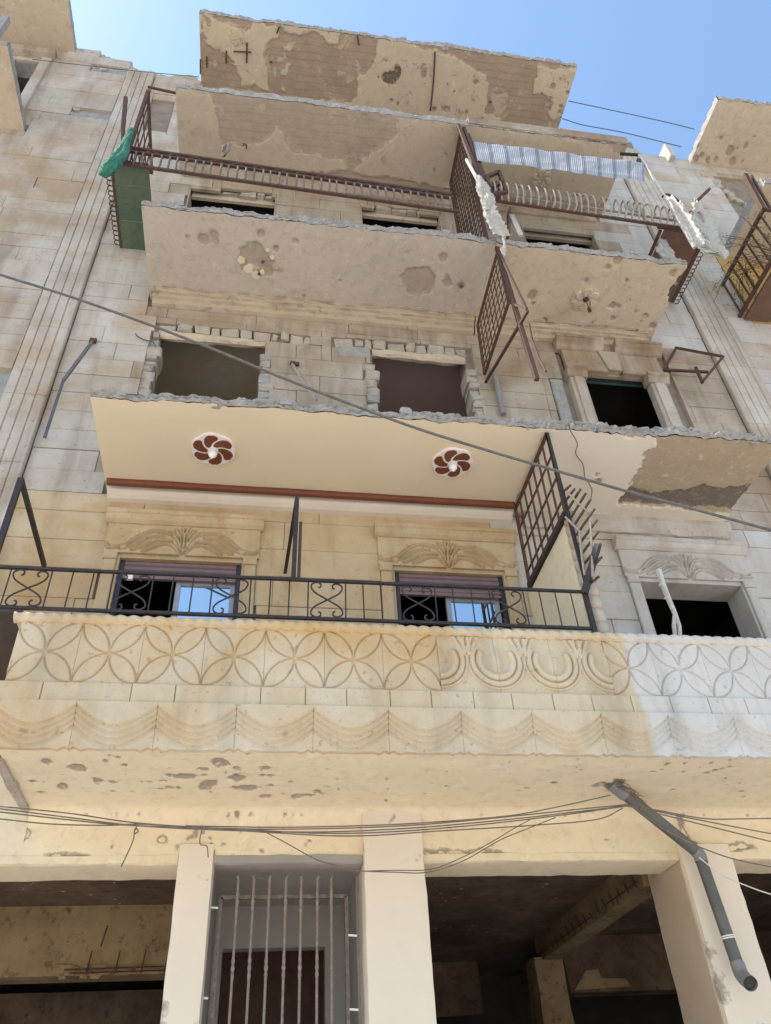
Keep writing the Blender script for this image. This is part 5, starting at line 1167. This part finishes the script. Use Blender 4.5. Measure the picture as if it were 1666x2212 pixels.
# ---- cables
def cable(label, pts, r=.006, mat='wire', name='cable', sag=True): return rod(name, label, 'cable', pts, r, mat, 6, None, True)
cable('thick twisted grey cable strung across the facade over the pinwheel ceiling', [A(u, v, -1.75) for u, v in ((-60, 570), (0, 593), (150, 640), (300, 693), (450, 750), (600, 812), (750, 870), (900, 925), (1050, 972), (1200, 1016), (1350, 1060), (1500, 1100), (1666, 1145), (1740, 1162))], .0125, 'wire_grey')
wl = [([(-40, 1739), (0, 1742), (150, 1757), (300, 1778), (500, 1790), (700, 1790), (900, 1782), (1100, 1764), (1250, 1748), (1355, 1738)], 'uppermost dusty wire of the bundle sagging past the shop columns'),
      ([(-40, 1744), (0, 1747), (150, 1766), (300, 1784), (500, 1794), (700, 1797), (900, 1788), (1100, 1770), (1250, 1753), (1355, 1740)], 'second dusty wire of the bundle sagging past the shop columns'),
      ([(-40, 1751), (0, 1754), (150, 1771), (280, 1783), (500, 1791), (700, 1800), (860, 1796), (1050, 1780), (1220, 1760), (1355, 1741)], 'third dusty wire of the bundle sagging past the shop columns'),
      ([(-40, 1766), (0, 1769), (110, 1780), (230, 1783), (320, 1781), (560, 1797), (760, 1806), (950, 1795), (1150, 1783), (1290, 1770), (1345, 1746)], 'lowest dusty wire of the bundle sagging past the shop columns'),
      ([(1318, 1718), (1200, 1744), (1100, 1762), (950, 1775), (800, 1783), (600, 1787), (400, 1784)], 'thin wire tied beside the pipe mouth and joining the bundle')]
for pts, lb_ in wl: cable(lb_, [A(u, v, -.95) for u, v in pts], .0042)
wr = [([(1355, 1739), (1440, 1757), (1540, 1777), (1666, 1801), (1730, 1812)], 'upper wire running on from the drain pipe towards the far shop bay'), ([(1355, 1741), (1440, 1762), (1540, 1787), (1666, 1818), (1730, 1832)], 'lower wire running on from the drain pipe towards the far shop bay'),
      ([(1357, 1740), (1430, 1752), (1520, 1768), (1600, 1769), (1730, 1766)], 'straight wire running level from the drain pipe'), ([(1365, 1742), (1450, 1800), (1560, 1848), (1666, 1873), (1740, 1890)], 'slack wire dropping in front of the pipe elbow'),
      ([(1510, 1852), (1560, 1890), (1620, 1916), (1666, 1932), (1740, 1955)], 'pale wire leaving the pipe elbow across the brown sided column')]
for pts, lb_ in wr: cable(lb_, [A(u, v, -.9) for u, v in pts], .0042, 'wire' if 'pale' not in lb_ else 'wood_white')
cable('loose wire hanging from the bundle to the grey gated entrance', [A(u, v, -.5) for u, v in ((560, 1790), (620, 1822), (680, 1855), (720, 1868), (765, 1880), (850, 1884), (925, 1884), (1000, 1860), (1080, 1815), (1140, 1790), (1200, 1766))], .0038)
cable('thin wire looping from the broad column back up to the bundle', [A(u, v, -.4) for u, v in ((780, 1882), (850, 1880), (930, 1878), (990, 1856), (1060, 1820), (1110, 1790), (1150, 1768))], .0035)
cable('drooping wire end knotted under the bundle over the burnt shop', [A(u, v, -.9) for u, v in ((296, 1783), (290, 1800), (299, 1796), (292, 1790), (288, 1815), (275, 1845), (262, 1872))], .004)
cable('short wire dangling by the narrow column top', [A(u, v, -.2) for u, v in ((436, 1790), (432, 1822), (447, 1828), (450, 1852))], .004)
cable('crinkled wire hanging across the off white ceiling', [Z(1030.4+.3815*a, 488+.3815*b, S1-.05) for a, b in ((520, 1120), (530, 1160), (568, 1230), (560, 1290), (600, 1350), (610, 1420))] + [Z(1030.4+.3815*a, 921.9+.3815*b, S1-.05) for a, b in ((620, 300), (650, 350), (648, 390), (640, 420))], .005)
cable('high wire from the roof slab to the block with the plants', [A(u, v, -.6) for u, v in ((1228, 218), (1340, 242), (1440, 264), (1500, 279))], .009, 'wire_grey')
cable('low wire from the roof slab to the block with the plants', [A(u, v, -.4) for u, v in ((1215, 256), (1260, 270), (1350, 287), (1472, 317))], .009, 'wire_grey')
cable('thin wire from the ruined wall top to the roof slab', [A(u, v, -.1) for u, v in ((70, 128), (200, 143), (320, 156), (430, 166))], .007, 'wire_grey')
cable('wire looped over the broken window by the bent bracket', [A(u, v, -.03) for u, v in ((293, 721), (300, 728), (315, 735), (330, 738), (336, 748))], .008, 'wire_grey')

# ---- drain pipe
dp_ = thing('drain_pipe', 'dark grey drain pipe with light elbows running down the brown sided column', 'pipe', (3.5, -.15, 2.5))
a0 = Z(1318, 1690, S0+.02); a1 = Vector(a0).lerp(A(1508, 1843, -.17), .16); a2 = A(1503, 1838, -.17); a3 = A(1516, 1862, -.17); a4 = A(1592, 2080, -.16); a5 = A(1604, 2108, -.19); a6 = A(1622, 2125, -.30)
MB().tube([a0, a1], .053, 16).build('collar', 'pvc_light', dp_, True); MB().tube([a1, a2], .045, 16).build('pipe', 'pvc_dark', dp_, True)
MB().tube(bez([a2, a2.lerp(a3, .5)+Vector((0.01, 0, .01)), a3], 4), .050, 16).build('elbow', 'pvc_light', dp_, True); MB().tube([a3, a4], .045, 16).build('pipe', 'pvc_dark', dp_, True)
MB().tube(bez([a4, a5, a6], 5), .050, 16, False).build('elbow', 'pvc_light', dp_, True)
o = MB().tube([a6.lerp(a5, .25), a6.lerp(a5, .2)], .046, 16); o.build('dark_bore_disc', 'room', dp_)  # dark disc paints in the shade inside the open pipe end
for q in (.75, .77): c = a3.lerp(a4, q); d = (a4-a3).normalized()*.004; MB().tube([c-d, c+d], .049, 16).build('tie_wire', 'fan_white', dp_)
m = MB()
for k in range(8): an = rnd.uniform(0, 6.28); p = a0+Vector((.02, -.01, -.02)); m.tube(bez([p, p+Vector((rnd.uniform(.0, .14), -.07+rnd.uniform(-.03, .03), rnd.uniform(-.10, -.02))), p+Vector((rnd.uniform(.02, .2), -.05, rnd.uniform(-.2, -.08)))], 4), .0024, 4)
tag(m.build('wire_tangle', 'wire'), 'tangle of cut wires round the pipe mouth', 'wires')

# ---- entrance grille
gr = thing('entrance_grille', 'worn iron bar grille with twisted uprights closing the grey entrance', 'grille', (.28, .1, 0))
gy = .10; gx0, gx1 = A(478, 1940, gy).x, A(748, 1940, gy).x; gz = A(600, 1938, gy).z
MB().bar((gx0, gy, gz), (gx1, gy, gz), .026, .024).build('top_rail', 'rust_mid', gr); MB().bar((gx0, gy, 0.05), (gx0, gy, gz), .026).build('stile', 'rust_mid', gr); MB().bar((gx1, gy, 0.05), (gx1, gy, gz), .026).build('stile', 'rust_mid', gr)
for i, u in enumerate((513, 547, 581, 617, 650, 685, 715)):
    x = A(u, 1938, gy).x; n = 150; zt = A(u, 1895, gy).z; pts, rad = [], []
    for k in range(n):
        z = .05+(zt-.05)*k/(n-1); ph_ = (z % .42)/.42; kn = max(0, 1-abs(ph_-.5)/.05)+max(0, 1-abs(ph_-.62)/.04)+max(0, 1-abs(ph_-.38)/.04)
        pts.append((x+(rnd.uniform(-.01, .012) if k == n-1 else 0), gy-.03, z)); rad.append(.0095+.006*kn)
    MB().tube(pts, rad, 7).build('upright', 'rust_grille', gr)
for u, v in ((462, 1960), (762, 2020), (440, 2155), (765, 2180)): p = A(u, v, .05); MB().bar(p-Vector((.03, 0, 0)), p+Vector((.03, 0, -.005)), .012).build('wall_tie', 'fan_white', gr)

# ---- the dove on the railing
bp = A(485, 331, -1.18)
dv = MB(); C = [(-.02, 0, -.14), (-.015, 0, -.07), (0, 0, 0.0), (.012, 0, .06), (.02, 0, .11), (.026, 0, .15), (.034, 0, .175), (.04, 0, .195), (.045, 0, .205)]
dv.tube([bp+Vector((x, y, z+.06)) for x, y, z in C], [.012, .022, .045, .052, .045, .026, .025, .022, .006], 12)
dove = tag(dv.build('dove', 'bird', None, True), 'brown dove perched on the sagging scroll band railing', 'bird')
WLOC[dove.name] = Vector((0, 0, 0))
h = MB().tube([bp+Vector((.05, -.005, .25)), bp+Vector((.075, -.01, .243))], [.007, .001], 6); h.build('beak', 'bird_dark', dove)
for s_ in (-1, 1): MB().tube([bp+Vector((.005, s_*.045, .13)), bp+Vector((-.008, s_*.05, .05)), bp+Vector((-.02, s_*.03, -.03))], [.018, .024, .006], 8).build('wing', 'bird_dark', dove); MB().tube([bp+Vector((.005, s_*.015, .03)), bp+Vector((.008, s_*.018, -.01))], .004, 5).build('leg', 'bird_dark', dove)

# ---- alike things share a group
GROUPS = {'apartment_building': 'stone apartment blocks in the row', 'balcony_railing': 'iron balcony railings', 'grille_screen': 'iron screens dividing the balconies', 'balcony_tray': 'sheet metal trays at the balcony ends',
          'torn_cloth': 'torn cloths caught on the third floor railing', 'wall_bracket': 'iron brackets left on the facade', 'awning_support': 'iron awning supports on the first balcony', 'awning_pole': 'awning poles on the third floor',
          'climbing_plant': 'plants on the rusty cage', 'cable': 'cables strung along the facade'}
for o in COL.objects:
    if o.parent is None and 'label' in o and o.name.split('.')[0] in GROUPS: o['group'] = GROUPS[o.name.split('.')[0]]
